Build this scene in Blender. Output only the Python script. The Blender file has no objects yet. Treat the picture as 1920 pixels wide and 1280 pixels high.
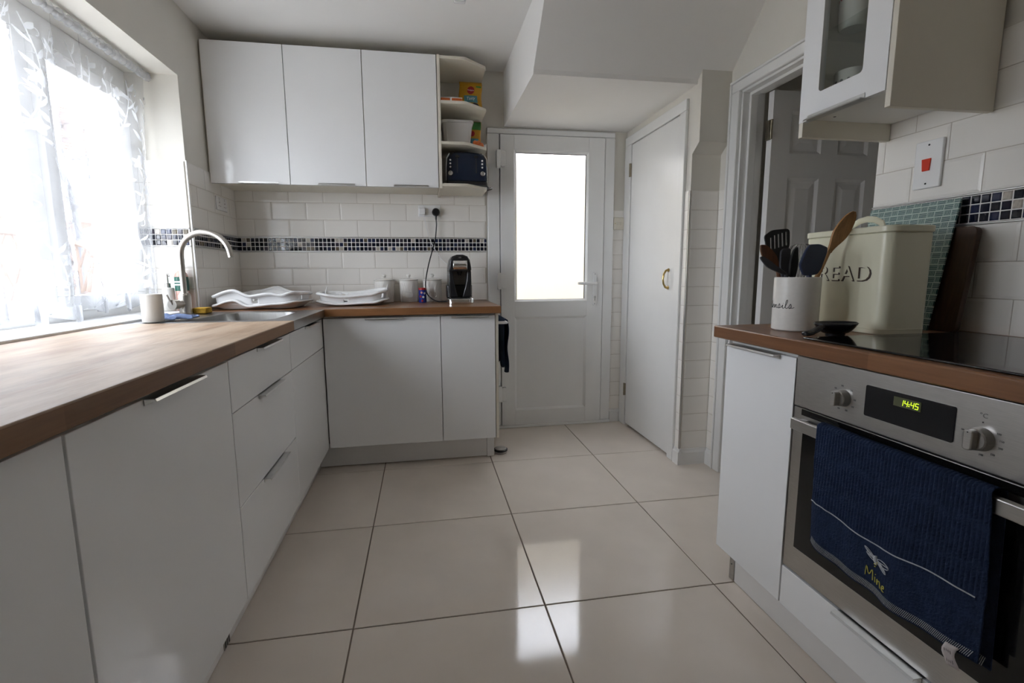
import bpy, bmesh, math, random
from mathutils import Vector, Matrix
random.seed(7)
SC = bpy.context.scene
COL = SC.collection
PI = math.pi
# ------------------------------------------------------------------ camera
CAM = (1.1117, -3.1734, 1.0743)
YAW, PITCH, ROLL, FPX, PPX, PPY = 0.1638, -0.1339, -0.0076, 888.7555, 942.4, 631.17
cam = bpy.data.cameras.new('camera'); camo = bpy.data.objects.new('camera', cam); COL.objects.link(camo)
fw = Vector((math.sin(YAW)*math.cos(PITCH), math.cos(YAW)*math.cos(PITCH), math.sin(PITCH)))
r0 = Vector((math.cos(YAW), -math.sin(YAW), 0)); u0 = r0.cross(fw)
rr = r0*math.cos(ROLL)+u0*math.sin(ROLL); uu = -r0*math.sin(ROLL)+u0*math.cos(ROLL)
M = Matrix((rr, uu, -fw)).transposed().to_4x4(); M.translation = CAM
camo.matrix_world = M
cam.sensor_width = 36; cam.lens = FPX*36/1920
cam.shift_x = (960-PPX)/1920; cam.shift_y = -(640-PPY)/1920
cam.clip_start = 0.02
SC.camera = camo
# ------------------------------------------------------------------ world, light, exposure
w = bpy.data.worlds.new('overcast_sky'); SC.world = w; w.use_nodes = True
wn = w.node_tree.nodes; bg = wn['Background']
bg.inputs['Color'].default_value = (0.86, 0.895, 1.0, 1); bg.inputs['Strength'].default_value = 11.5
SC.view_settings.view_transform = 'Standard'; SC.view_settings.look = 'None'
SC.view_settings.gamma = 1; SC.view_settings.use_curve_mapping = False
SC.view_settings.exposure = 0.45
SC.cycles.max_bounces = 12; SC.cycles.diffuse_bounces = 7; SC.cycles.glossy_bounces = 4
SC.cycles.transmission_bounces = 6; SC.cycles.transparent_max_bounces = 16
SC.cycles.use_denoising = True
SC.cycles.caustics_reflective = False
def portal(loc, rot, sx, sy):          # daylight guide in the window opening
    l = bpy.data.lights.new('window_left_offscreen', 'AREA'); l.shape = 'RECTANGLE'; l.size = sx; l.size_y = sy
    l.cycles.is_portal = True
    o = bpy.data.objects.new('window_left_offscreen', l); COL.objects.link(o); o.location = loc; o.rotation_euler = rot
portal((-0.31, -1.37, 1.45), (0, -PI/2, 0), 1.1, 1.57)

# ------------------------------------------------------------------ dimensions
ZW, ZWB, TOPD, BOTD = 0.896, 0.857, 0.846, 0.142
XF, XW, XPL = 0.585, 0.608, 0.515
YF, YW, YPL = -0.596, -0.629, -0.51
XR, XC, YP, ZC = 2.665, 2.502, -0.816, 2.342
XRF, XRW, XRP = 2.081, 2.064, 2.15

# ------------------------------------------------------------------ materials
MATS = {}
def mat(name, col, rough=.5, metal=0, var=0.0, vscale=8, bump=0.0, bscale=60, spec=.5, coat=0, stretch=None, trans=0, ior=1.45, objvar=0, col2=None, emit=None):
    if name in MATS: return MATS[name]
    m = bpy.data.materials.new(name); m.use_nodes = True
    nt = m.node_tree; n = nt.nodes; L = nt.links; b = n['Principled BSDF']
    b.inputs['Base Color'].default_value = (*col, 1); b.inputs['Roughness'].default_value = rough
    b.inputs['Metallic'].default_value = metal; b.inputs['Specular IOR Level'].default_value = spec
    b.inputs['Coat Weight'].default_value = coat; b.inputs['Transmission Weight'].default_value = trans
    b.inputs['IOR'].default_value = ior
    if emit:
        b.inputs['Emission Color'].default_value = (*emit[0], 1); b.inputs['Emission Strength'].default_value = emit[1]
    tc = n.new('ShaderNodeTexCoord'); mp = n.new('ShaderNodeMapping'); L.new(tc.outputs['Object'], mp.inputs['Vector'])
    if stretch: mp.inputs['Scale'].default_value = stretch
    cout = None
    if var or col2:
        t = n.new('ShaderNodeTexNoise'); t.inputs['Scale'].default_value = vscale; t.inputs['Detail'].default_value = 5
        L.new(mp.outputs['Vector'], t.inputs['Vector'])
        r = n.new('ShaderNodeValToRGB'); r.color_ramp.elements[0].position = .3; r.color_ramp.elements[1].position = .7
        c2 = col2 or tuple(c*(1-var) for c in col)
        r.color_ramp.elements[0].color = (*c2, 1); r.color_ramp.elements[1].color = (*col, 1)
        L.new(t.outputs['Fac'], r.inputs['Fac']); cout = r.outputs['Color']
    if objvar:
        oi = n.new('ShaderNodeObjectInfo'); mr = n.new('ShaderNodeMapRange')
        mr.inputs['To Min'].default_value = 1-objvar; mr.inputs['To Max'].default_value = 1+objvar*.4
        L.new(oi.outputs['Random'], mr.inputs['Value'])
        mx = n.new('ShaderNodeVectorMath'); mx.operation = 'SCALE'
        if cout: L.new(cout, mx.inputs[0])
        else: mx.inputs[0].default_value = col
        L.new(mr.outputs['Result'], mx.inputs['Scale']); cout = mx.outputs['Vector']
    if cout: L.new(cout, b.inputs['Base Color'])
    if bump:
        t2 = n.new('ShaderNodeTexNoise'); t2.inputs['Scale'].default_value = bscale; t2.inputs['Detail'].default_value = 3
        L.new(mp.outputs['Vector'], t2.inputs['Vector'])
        bp = n.new('ShaderNodeBump'); bp.inputs['Strength'].default_value = bump; bp.inputs['Distance'].default_value = .004
        L.new(t2.outputs['Fac'], bp.inputs['Height']); L.new(bp.outputs['Normal'], b.inputs['Normal'])
    MATS[name] = m; return m

def wood_mat(name, dark, light, along='y', rough=.35, stave=.045, worn=None):
    """oiled block worktop: staves along one axis, grain and worn paler patches"""
    m = bpy.data.materials.new(name); m.use_nodes = True; nt = m.node_tree; n = nt.nodes; L = nt.links
    b = n['Principled BSDF']; b.inputs['Roughness'].default_value = rough
    tc = n.new('ShaderNodeTexCoord'); mp = n.new('ShaderNodeMapping'); L.new(tc.outputs['Object'], mp.inputs['Vector'])
    if along == 'y': mp.inputs['Rotation'].default_value = (0, 0, PI/2)
    br = n.new('ShaderNodeTexBrick'); L.new(mp.outputs['Vector'], br.inputs['Vector'])
    br.inputs['Scale'].default_value = 1; br.inputs['Brick Width'].default_value = .62; br.inputs['Row Height'].default_value = stave
    br.inputs['Mortar Size'].default_value = .0004; br.inputs['Color1'].default_value = (.05, .05, .05, 1); br.inputs['Color2'].default_value = (.95, .95, .95, 1)
    br.inputs['Mortar'].default_value = (.3, .3, .3, 1); br.offset = .37
    g = n.new('ShaderNodeTexNoise'); g.inputs['Scale'].default_value = 14; g.inputs['Detail'].default_value = 8; g.inputs['Roughness'].default_value = .65
    sc = n.new('ShaderNodeMapping'); sc.inputs['Scale'].default_value = (.35, 6, 6); L.new(mp.outputs['Vector'], sc.inputs['Vector']); L.new(sc.outputs['Vector'], g.inputs['Vector'])
    mx = n.new('ShaderNodeMix'); mx.data_type = 'FLOAT'; mx.inputs[0].default_value = .46 if worn else .30
    bw = n.new('ShaderNodeRGBToBW'); L.new(br.outputs['Color'], bw.inputs['Color'])
    L.new(g.outputs['Fac'], mx.inputs[2]); L.new(bw.outputs['Val'], mx.inputs[3])
    r = n.new('ShaderNodeValToRGB'); r.color_ramp.elements[0].position = .22; r.color_ramp.elements[1].position = .75
    r.color_ramp.elements[0].color = (*dark, 1); r.color_ramp.elements[1].color = (*light, 1); L.new(mx.outputs[0], r.inputs['Fac'])
    out = r.outputs['Color']
    if worn:
        q = n.new('ShaderNodeTexNoise'); q.inputs['Scale'].default_value = 3.6; q.inputs['Detail'].default_value = 8; q.inputs['Roughness'].default_value = .62
        s2 = n.new('ShaderNodeMapping'); s2.inputs['Scale'].default_value = (.7, 3.4, 1); L.new(mp.outputs['Vector'], s2.inputs['Vector']); L.new(s2.outputs['Vector'], q.inputs['Vector'])
        rq = n.new('ShaderNodeValToRGB'); rq.color_ramp.elements[0].position = .36; rq.color_ramp.elements[1].position = .60; rq.color_ramp.elements[0].color = (.30, .30, .30, 1); L.new(q.outputs['Fac'], rq.inputs['Fac'])
        m2 = n.new('ShaderNodeMix'); m2.data_type = 'RGBA'; q7 = n.new('ShaderNodeMath'); q7.operation = 'MULTIPLY'; q7.inputs[1].default_value = .74; L.new(rq.outputs['Color'], q7.inputs[0]); L.new(q7.outputs[0], m2.inputs[0])
        L.new(out, m2.inputs[6]); m2.inputs[7].default_value = (*worn, 1)
        # only the upper face is worn: use the surface normal of the board itself
        ge = n.new('ShaderNodeNewGeometry'); sx = n.new('ShaderNodeSeparateXYZ'); L.new(ge.outputs['True Normal'], sx.inputs['Vector'])
        m3 = n.new('ShaderNodeMix'); m3.data_type = 'RGBA'; L.new(sx.outputs['Z'], m3.inputs[0]); L.new(out, m3.inputs[6]); L.new(m2.outputs[2], m3.inputs[7]); out = m3.outputs[2]
    L.new(out, b.inputs['Base Color'])
    bp = n.new('ShaderNodeBump'); bp.inputs['Strength'].default_value = .12; bp.inputs['Distance'].default_value = .002
    L.new(g.outputs['Fac'], bp.inputs['Height']); L.new(bp.outputs['Normal'], b.inputs['Normal'])
    MATS[name] = m; return m

m_wall = mat('cream_wall_paint', (.74, .715, .655), .75, var=.05, vscale=3, bump=.05, bscale=120)
m_ceil = mat('ceiling_paint', (.88, .87, .85), .85, var=.03, vscale=2, bump=.04, bscale=90)
m_grout = mat('tile_grout', (.58, .54, .48), .9, bump=.1, bscale=300)
m_tile = mat('cream_wall_tile', (.87, .845, .80), .13, objvar=.03, bump=.03, bscale=25)
m_fgrout = mat('floor_grout', (.20, .155, .12), .9, bump=.2, bscale=200)
m_ftile = mat('beige_floor_tile', (.78, .70, .62), .07, var=.07, vscale=5, objvar=.02, bump=.006, bscale=14)
m_white = mat('white_gloss_front', (.85, .855, .86), .055, bump=.008, bscale=6)
m_carc = mat('white_cabinet_board', (.76, .75, .72), .45)
m_cream = mat('cream_board', (.73, .69, .59), .5)
m_gap = mat('dark_gap', (.10, .095, .09), .8)
m_plinth = mat('plinth_board', (.78, .77, .76), .3)
m_alu = mat('brushed_aluminium', (.66, .66, .65), .32, 1, var=.1, vscale=40, stretch=(1, 1, 12))
m_steel = mat('brushed_steel', (.52, .51, .49), .34, 1, var=.12, vscale=30, stretch=(1, 1, 20), bump=.02, bscale=200)
m_sink = mat('sink_steel', (.50, .50, .49), .28, 1, var=.12, vscale=20, stretch=(14, 1, 1))
m_tap = mat('brushed_nickel', (.50, .47, .43), .30, 1, var=.06, vscale=30)
m_chrome = mat('chrome', (.80, .80, .80), .10, 1, var=.03)
m_upvc = mat('white_upvc', (.86, .865, .86), .28, var=.02)
m_gloss = mat('white_gloss_paint', (.80, .80, .79), .28, var=.02, bump=.01, bscale=30)
m_dgrey = mat('hall_door_paint', (.80, .79, .78), .4, var=.03)
m_brass = mat('brass', (.62, .45, .18), .25, 1, var=.1)
m_hinge = mat('old_hinge_metal', (.33, .29, .22), .4, 1, var=.2, vscale=40)
m_black = mat('black_plastic', (.022, .022, .024), .25, var=.1)
m_blackm = mat('black_matte', (.02, .02, .022), .55, var=.1)
m_hob = mat('black_hob_glass', (.008, .008, .009), .06, spec=.6)
m_oglass = mat('oven_black_glass', (.008, .008, .008), .08)
m_plast = mat('white_plastic', (.88, .88, .88), .25, var=.02)
m_ceram = mat('white_ceramic', (.78, .76, .72), .22, var=.03)
m_potm = mat('speckled_white_pot', (.76, .74, .70), .22, var=.05, vscale=90)
m_bin = mat('cream_enamel', (.72, .70, .54), .28, var=.02)
m_navy = mat('navy_enamel', (.008, .016, .040), .2, var=.1, coat=.4)
m_spoon = mat('beech_wood', (.42, .22, .085), .5, var=.3, vscale=20, stretch=(8, 8, 1))
m_dspoon = mat('walnut_wood', (.16, .062, .025), .45, var=.35, vscale=20, stretch=(8, 8, 1))
m_sil = mat('navy_silicone', (.028, .042, .095), .5, var=.08)
m_greysil = mat('grey_nylon', (.075, .078, .09), .45, var=.08)
m_wire = mat('whisk_wire', (.3, .3, .3), .25, 1, var=.1)
m_red = mat('red_rocker', (.75, .05, .015), .3, var=.05)
m_orange = mat('orange_print', (.70, .16, .03), .35, var=.1, vscale=30)
m_yellow = mat('yellow_pouch', (.62, .32, .02), .3, var=.1, vscale=20, bump=.2, bscale=25)
m_green = mat('green_print', (.06, .28, .06), .35, var=.15, vscale=25)
m_teal = mat('teal_print', (.10, .30, .33), .4, var=.2, vscale=40)
m_redl = mat('red_print', (.45, .03, .03), .35, var=.1)
m_ink = mat('black_ink', (.012, .011, .011), .5, var=.05)
m_inkb = mat('brown_shadow_ink', (.09, .055, .03), .5, var=.05)
m_screw = mat('screw_head', (.25, .25, .25), .35, 1, var=.1)
m_hole = mat('socket_hole', (.03, .03, .03), .6, var=.1)
m_sponge = mat('yellow_sponge', (.72, .42, .05), .9, var=.3, vscale=60, bump=.5, bscale=180)
m_cloth = mat('blue_cloth', (.22, .30, .52), .9, var=.45, vscale=35, bump=.5, bscale=250)
m_seg = mat('green_display_digits', (.3, .5, .0), .5, emit=((.52, .85, .02), 1.6), var=.01)
m_disp = mat('display_window', (.06, .06, .055), .2, emit=((.10, .12, .02), .12), var=.05)
m_panel = mat('black_control_glass', (.010, .010, .012), .12, var=.05)

def glass_pane(name, tint=(1, 1, 1), rough=0.0, refl=.05):
    """thin pane: clear with a faint mirror reflection, lets daylight through"""
    m = bpy.data.materials.new(name); m.use_nodes = True; nt = m.node_tree; n = nt.nodes; L = nt.links
    for q in list(n): n.remove(q)
    o = n.new('ShaderNodeOutputMaterial'); t = n.new('ShaderNodeBsdfTransparent'); t.inputs['Color'].default_value = (*tint, 1)
    g = n.new('ShaderNodeBsdfGlossy'); g.inputs['Roughness'].default_value = .02
    mx = n.new('ShaderNodeMixShader'); mx.inputs[0].default_value = refl; L.new(t.outputs[0], mx.inputs[1]); L.new(g.outputs[0], mx.inputs[2]); L.new(mx.outputs[0], o.inputs[0])
    MATS[name] = m; return m
m_pane = glass_pane('clear_pane', (.97, .98, .97))
m_cabpane = glass_pane('cabinet_pane', (.93, .95, .94))
m_frost = bpy.data.materials.new('frosted_glass'); m_frost.use_nodes = True
def _frost(m):
    nt = m.node_tree; n = nt.nodes; L = nt.links; b = n['Principled BSDF']
    b.inputs['Base Color'].default_value = (.97, .97, .95, 1); b.inputs['Transmission Weight'].default_value = 1; b.inputs['Roughness'].default_value = .48; b.inputs['IOR'].default_value = 1.33
    t = n.new('ShaderNodeTexNoise'); t.inputs['Scale'].default_value = 160; bp = n.new('ShaderNodeBump'); bp.inputs['Strength'].default_value = .15; bp.inputs['Distance'].default_value = .002
    tc = n.new('ShaderNodeTexCoord'); L.new(tc.outputs['Object'], t.inputs['Vector']); L.new(t.outputs['Fac'], bp.inputs['Height']); L.new(bp.outputs['Normal'], b.inputs['Normal'])
_frost(m_frost)
def lace(name, cover, col=(.60, .61, .63), weave=True):
    m = bpy.data.materials.new(name); m.use_nodes = True; nt = m.node_tree; n = nt.nodes; L = nt.links
    for q in list(n): n.remove(q)
    o = n.new('ShaderNodeOutputMaterial'); t = n.new('ShaderNodeBsdfTransparent')
    d = n.new('ShaderNodeBsdfDiffuse'); d.inputs['Color'].default_value = (*col, 1)
    tl = n.new('ShaderNodeBsdfTranslucent'); tl.inputs['Color'].default_value = (*col, 1)
    m1 = n.new('ShaderNodeMixShader'); m1.inputs[0].default_value = .6; L.new(d.outputs[0], m1.inputs[1]); L.new(tl.outputs[0], m1.inputs[2])
    m2 = n.new('ShaderNodeMixShader'); L.new(t.outputs[0], m2.inputs[1]); L.new(m1.outputs[0], m2.inputs[2]); L.new(m2.outputs[0], o.inputs[0])
    tc = n.new('ShaderNodeTexCoord'); nz = n.new('ShaderNodeTexNoise'); nz.inputs['Scale'].default_value = 9; nz.inputs['Detail'].default_value = 4
    L.new(tc.outputs['Object'], nz.inputs['Vector']); mr = n.new('ShaderNodeMapRange')
    mr.inputs['From Min'].default_value = .3; mr.inputs['From Max'].default_value = .7
    mr.inputs['To Min'].default_value = cover*.75; mr.inputs['To Max'].default_value = cover*1.25
    L.new(nz.outputs['Fac'], mr.inputs['Value']); L.new(mr.outputs['Result'], m2.inputs[0])
    MATS[name] = m; return m
m_net = lace('white_net', .24)
m_motif = lace('lace_motif', .55)
m_hem = lace('lace_hem', .50)

# ------------------------------------------------------------------ geometry helpers
class G:
    def __init__(s): s.v = []; s.f = []
    def add(s, vs, fs):
        k = len(s.v); s.v += [tuple(p) for p in vs]; s.f += [tuple(i+k for i in f) for f in fs]; return s
    def box(s, x0, x1, y0, y1, z0, z1):
        x0, x1 = sorted((x0, x1)); y0, y1 = sorted((y0, y1)); z0, z1 = sorted((z0, z1))
        return s.add([(x0,y0,z0),(x1,y0,z0),(x1,y1,z0),(x0,y1,z0),(x0,y0,z1),(x1,y0,z1),(x1,y1,z1),(x0,y1,z1)],
                     [(0,3,2,1),(4,5,6,7),(0,1,5,4),(1,2,6,5),(2,3,7,6),(3,0,4,7)])
    def prism(s, poly, axis, a0, a1):
        def P(p, a): return {'x': (a, p[0], p[1]), 'y': (p[0], a, p[1]), 'z': (p[0], p[1], a)}[axis]
        n = len(poly)
        return s.add([P(p, a0) for p in poly]+[P(p, a1) for p in poly],
                     [tuple(range(n)), tuple(range(2*n-1, n-1, -1))]+[(i, (i+1) % n, n+(i+1) % n, n+i) for i in range(n)])
    def tube(s, pts, r, n=8, closed=False, caps=True, flat=1.0):
        pts = [Vector(p) for p in pts]; m = len(pts)
        rs = r if isinstance(r, (list, tuple)) else [r]*m
        vs = []; prev = None
        for i, p in enumerate(pts):
            if closed: t = pts[(i+1) % m]-pts[i-1]
            else: t = pts[min(i+1, m-1)]-pts[max(i-1, 0)]
            t = t.normalized() if t.length > 1e-9 else Vector((0, 0, 1))
            if prev is None:
                a = Vector((0, 0, 1)) if abs(t.z) < .9 else Vector((1, 0, 0))
                nx = t.cross(a).normalized()
            else:
                nx = (prev-t*prev.dot(t)).normalized()
            prev = nx; ny = t.cross(nx)
            for k in range(n):
                a = 2*PI*k/n; vs.append(p+nx*math.cos(a)*rs[i]+ny*math.sin(a)*rs[i]*flat)
        fs = []
        for i in range(m if closed else m-1):
            j = (i+1) % m
            for k in range(n): fs.append((i*n+k, i*n+(k+1) % n, j*n+(k+1) % n, j*n+k))
        if caps and not closed: fs += [tuple(range(n-1, -1, -1)), tuple((m-1)*n+k for k in range(n))]
        return s.add(vs, fs)
    def lathe(s, c, prof, n=32, axis='z', caps=True):
        vs = []
        for r, h in prof:
            for k in range(n):
                a = 2*PI*k/n; q = (r*math.cos(a), r*math.sin(a), h)
                if axis == 'z': p = q
                elif axis == 'y': p = (q[0], q[2], q[1])
                else: p = (q[2], q[0], q[1])
                vs.append((c[0]+p[0], c[1]+p[1], c[2]+p[2]))
        fs = [(i*n+k, i*n+(k+1) % n, (i+1)*n+(k+1) % n, (i+1)*n+k) for i in range(len(prof)-1) for k in range(n)]
        if caps: fs += [tuple(range(n-1, -1, -1)), tuple((len(prof)-1)*n+k for k in range(n))]
        return s.add(vs, fs)
    def grid(s, fn, nu, nv, closeu=False, skip=None):
        vs = [fn(i/(nu if closeu else nu-1), j/(nv-1)) for j in range(nv) for i in range(nu)]
        fs = []
        for j in range(nv-1):
            for i in range(nu if closeu else nu-1):
                if skip and skip(i, j): continue
                k = (i+1) % nu; fs.append((j*nu+i, j*nu+k, (j+1)*nu+k, (j+1)*nu+i))
        return s.add(vs, fs)
def rrect(x0, x1, y0, y1, r, n=5, corners=(1, 1, 1, 1)):
    out = []
    for (cx, cy, a0, c) in ((x1-r, y1-r, 0, corners[0]), (x0+r, y1-r, 90, corners[1]), (x0+r, y0+r, 180, corners[2]), (x1-r, y0+r, 270, corners[3])):
        if not c:
            out.append((cx+(r if a0 in (0, 270) else -r), cy+(r if a0 in (0, 90) else -r))); continue
        for k in range(n+1):
            a = math.radians(a0+90*k/n); out.append((cx+r*math.cos(a), cy+r*math.sin(a)))
    return out
def smooth_path(pts, n=6):
    out = []; P_ = [Vector(p) for p in pts]
    for i in range(len(P_)-1):
        p0, p1, p2, p3 = P_[max(i-1, 0)], P_[i], P_[i+1], P_[min(i+2, len(P_)-1)]
        for k in range(n):
            t = k/n; out.append(.5*((2*p1)+(p2-p0)*t+(2*p0-5*p1+4*p2-p3)*t*t+(3*p1-p0-3*p2+p3)*t**3))
    out.append(P_[-1]); return out
ORG = {}
def mesh_from(g, origin, recalc=True, smooth=30):
    me = bpy.data.meshes.new('mesh'); o = origin
    me.from_pydata([(x-o[0], y-o[1], z-o[2]) for x, y, z in g.v], [], g.f); me.update()
    if recalc:
        b = bmesh.new(); b.from_mesh(me); bmesh.ops.recalc_face_normals(b, faces=b.faces); b.to_mesh(me); b.free()
    if smooth:
        me.polygons.foreach_set('use_smooth', [True]*len(me.polygons)); me.set_sharp_from_angle(angle=math.radians(smooth))
    return me
def obj(name, g, m, parent=None, origin=None, bevel=0, seg=2, smooth=35, solid=0, subsurf=0, recalc=True, label=None, cat=None, group=None, kind=None):
    if parent is not None: org = ORG[parent.name]
    elif origin is not None: org = Vector(origin)
    else:
        xs, ys, zs = zip(*g.v); org = Vector(((min(xs)+max(xs))/2, (min(ys)+max(ys))/2, min(zs)))
    me = mesh_from(g, org, recalc, smooth); me.name = name; me.materials.append(m)
    o = bpy.data.objects.new(name, me); COL.objects.link(o)
    if parent is not None: o.parent = parent
    else: o.location = org
    ORG[o.name] = Vector(org)
    if solid:
        md = o.modifiers.new('solid', 'SOLIDIFY'); md.thickness = solid; md.offset = 0
    if bevel:
        md = o.modifiers.new('bevel', 'BEVEL'); md.width = bevel; md.segments = seg; md.limit_method = 'ANGLE'; md.angle_limit = math.radians(40); md.harden_normals = False
    if subsurf:
        md = o.modifiers.new('sub', 'SUBSURF'); md.levels = subsurf; md.render_levels = subsurf
    tag(o, label, cat, group, kind); return o
def tag(o, label=None, cat=None, group=None, kind=None):
    if label: o['label'] = label
    if cat: o['category'] = cat
    if group: o['group'] = group
    if kind: o['kind'] = kind
def thing(name, loc, label=None, cat=None, group=None, kind=None):
    o = bpy.data.objects.new(name, None); COL.objects.link(o); o.location = loc; o.empty_display_size = .05
    ORG[o.name] = Vector(loc); tag(o, label, cat, group, kind); return o
def B(x0, x1, y0, y1, z0, z1): return G().box(x0, x1, y0, y1, z0, z1)
def text_mesh(name, body, size, m, parent, mw, extrude=.0006, shear=0, align='CENTER', spacing=1.0, offset=0):
    """flat lettering laid on a surface: mw maps text x,y,z to the world"""
    c = bpy.data.curves.new(name, 'FONT'); c.body = body; c.size = size; c.extrude = extrude; c.shear = shear
    c.align_x = align; c.align_y = 'CENTER'; c.resolution_u = 3; c.space_character = spacing; c.offset = offset
    t = bpy.data.objects.new(name, c); COL.objects.link(t)
    bpy.context.view_layer.update()
    me = bpy.data.meshes.new_from_object(t.evaluated_get(bpy.context.evaluated_depsgraph_get()))
    bpy.data.objects.remove(t); me.materials.clear(); me.materials.append(m)
    org = ORG[parent.name]; me.transform(Matrix.Translation(-org) @ mw)
    o = bpy.data.objects.new(name, me); COL.objects.link(o); o.parent = parent; ORG[o.name] = Vector(org); return o
def frame_mw(loc, u, v):
    u = Vector(u).normalized(); v = Vector(v).normalized(); n = u.cross(v)
    mm = Matrix((u, v, n)).transposed().to_4x4(); mm.translation = loc; return mm
AX = {'back': ((1, 0, 0), (0, 0, 1)), 'left': ((0, 1, 0), (0, 0, 1)), 'right': ((0, -1, 0), (0, 0, 1)), 'floor': ((1, 0, 0), (0, 1, 0))}
TCACHE = {}
def piece(name, parent, m, plane, loc, w, h, depth=.007, bev=.008, drop=.0010, kind='tile'):
    """one tile: loc = world position of its lower-left corner on the wall face"""
    key = (round(w, 4), round(h, 4), depth, bev, drop, m.name)
    if key not in TCACHE:
        bx = min(bev, w*.35, h*.35); lo = depth-drop
        g = G(); g.add([(0,0,0),(w,0,0),(w,h,0),(0,h,0),(0,0,lo),(w,0,lo),(w,h,lo),(0,h,lo),(bx,bx,depth),(w-bx,bx,depth),(w-bx,h-bx,depth),(bx,h-bx,depth)],
              [(0,1,5,4),(1,2,6,5),(2,3,7,6),(3,0,4,7),(4,5,9,8),(5,6,10,9),(6,7,11,10),(7,4,8,11),(8,9,10,11)])
        me = mesh_from(g, (0, 0, 0), recalc=False, smooth=0); me.materials.append(m); me.name = name; TCACHE[key] = me
    o = bpy.data.objects.new(name, TCACHE[key]); COL.objects.link(o); o.parent = parent
    mm = frame_mw(Vector(loc)-ORG[parent.name], *AX[plane]); o.matrix_local = mm
    return o
def tile_rows(parent, plane, const, u0, u1, rows, joints, pw=.2026, gr=.0026, skip=None):
    """rows: list of (z0, z1, joint position); u along x (back) or y (left/right)"""
    for (z0, z1), j in zip(rows, joints):
        k = math.floor((u0-j)/pw)
        while j+k*pw < u1-1e-4:
            a = max(u0, j+k*pw); b = min(u1, j+(k+1)*pw); k += 1
            if b-a < .012: continue
            if skip and skip(a, b, z0, z1): continue
            a2, b2, c2, d2 = a+gr/2, b-gr/2, z0+gr/2, z1-gr/2
            loc = {'back': (a2, const, c2), 'left': (const, a2, c2), 'right': (const, b2, c2)}[plane]
            piece('wall_tile', parent, m_tile, plane, loc, b2-a2, d2-c2)
# ================================================================== the setting
WX0, WY0, WY1, WZ0, WZ1 = -0.30, -2.15, -0.585, 0.885, 2.007     # window opening
YN = -4.8                                                         # wall behind the camera
fl = obj('floor', B(-.3, 3.9, YN-.1, .2, -.12, -.003), m_fgrout, origin=(0, 0, 0), kind='structure', smooth=0)
def floor_tiles():
    xs = [-.338+.6035*k for k in range(6)]; ys = [.002-.6*k for k in range(1, 12)]
    for x in xs:
        for y in ys:
            a, b = max(x, .0), min(x+.6035, XR-.002); c, d = max(y, YN+.005), min(y+.6, -.002)
            if b-a < .05 or d-c < .05: continue
            piece('floor_tile', fl, m_ftile, 'floor', (a+.0024, c+.0024, -.008), b-a-.0048, d-c-.0048, depth=.008, bev=.0012, drop=.0012)
floor_tiles()
ce = obj('ceiling', B(-.3, 3.9, YN-.1, .2, ZC, ZC+.1), m_ceil, origin=(0, 0, ZC), kind='structure', smooth=0)
# stair soffit hanging from the ceiling over the back door
obj('stair_soffit', G().prism([(0.0, 2.008), (-.836, 2.008), (-.842, 2.028), (-1.156, ZC), (0, ZC)], 'x', 1.655, XR), m_ceil, ce, smooth=0)
wb = obj('wall_back', B(-.3, 1.54, 0, .2, 0, ZC).box(1.54, 2.409, 0, .2, 1.997, ZC).box(2.409, 3.9, 0, .2, 0, ZC), m_wall, origin=(0, 0, 0), kind='structure', smooth=0)
wl = obj('wall_left', B(WX0, 0, YN, WY0, 0, ZC).box(WX0, 0, WY1, 0, 0, ZC).box(WX0, 0, WY0, WY1, 0, WZ0).box(WX0, 0, WY0, WY1, WZ1, ZC), m_wall, origin=(0, 0, 0), kind='structure', smooth=0)
DY0, DY1, DZ = -1.715, -.965, 1.94                                # doorway in the right wall
wr = obj('wall_right', B(XR, XR+.1, YN, DY0, 0, ZC).box(XR, XR+.1, DY0, DY1, DZ, ZC).box(XR, XR+.1, DY1, 0, 0, ZC), m_wall, origin=(XR, 0, 0), kind='structure', smooth=0)
wc = obj('wall_cupboard', B(XC, XC+.06, -.11, 0, 0, 2.008).box(XC, XC+.06, -.7195, -.70, 0, 2.008).box(XC, XC+.06, -.70, -.11, 1.90, 2.008), m_wall, origin=(XC, 0, 0), kind='structure', smooth=0)
wp = obj('wall_pier', G().prism([(YP, 0), (YP, 1.675), (-.876, 1.722), (-.876, 2.07), (-.72, 2.07), (-.72, 0)], 'x', XC, XR), m_wall, origin=(XC, YP, 0), kind='structure', smooth=0)
obj('wall_front', B(-.3, 3.9, YN-.1, YN, 0, ZC), m_wall, origin=(1, YN, 0), kind='structure', smooth=0)
# hall seen through the doorway
obj('wall_hall_far', B(XR+.1, 3.9, -.62, -.55, 0, ZC), m_wall, origin=(3.2, -.6, 0), kind='structure', smooth=0)
obj('wall_hall_side', B(3.8, 3.9, YN, -.55, 0, ZC), m_wall, origin=(3.8, -2, 0), kind='structure', smooth=0)

obj('unseen_shade_block', B(-.34, 3.9, YN-.1, .2, ZC+.1, 5.2).box(3.905, 9.0, YN-.1, .2, -.12, 5.2), m_wall, origin=(1, -2, ZC+.1), kind='structure', smooth=0)  # unseen storey and adjoining house mass, added to shade the passage behind the back door
HE = -3.4
obj('wall_hall_end', B(XR+.1, 3.8, HE-.1, HE, 0, ZC), m_wall, origin=(3.2, HE, 0), kind='structure', smooth=0)
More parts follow.
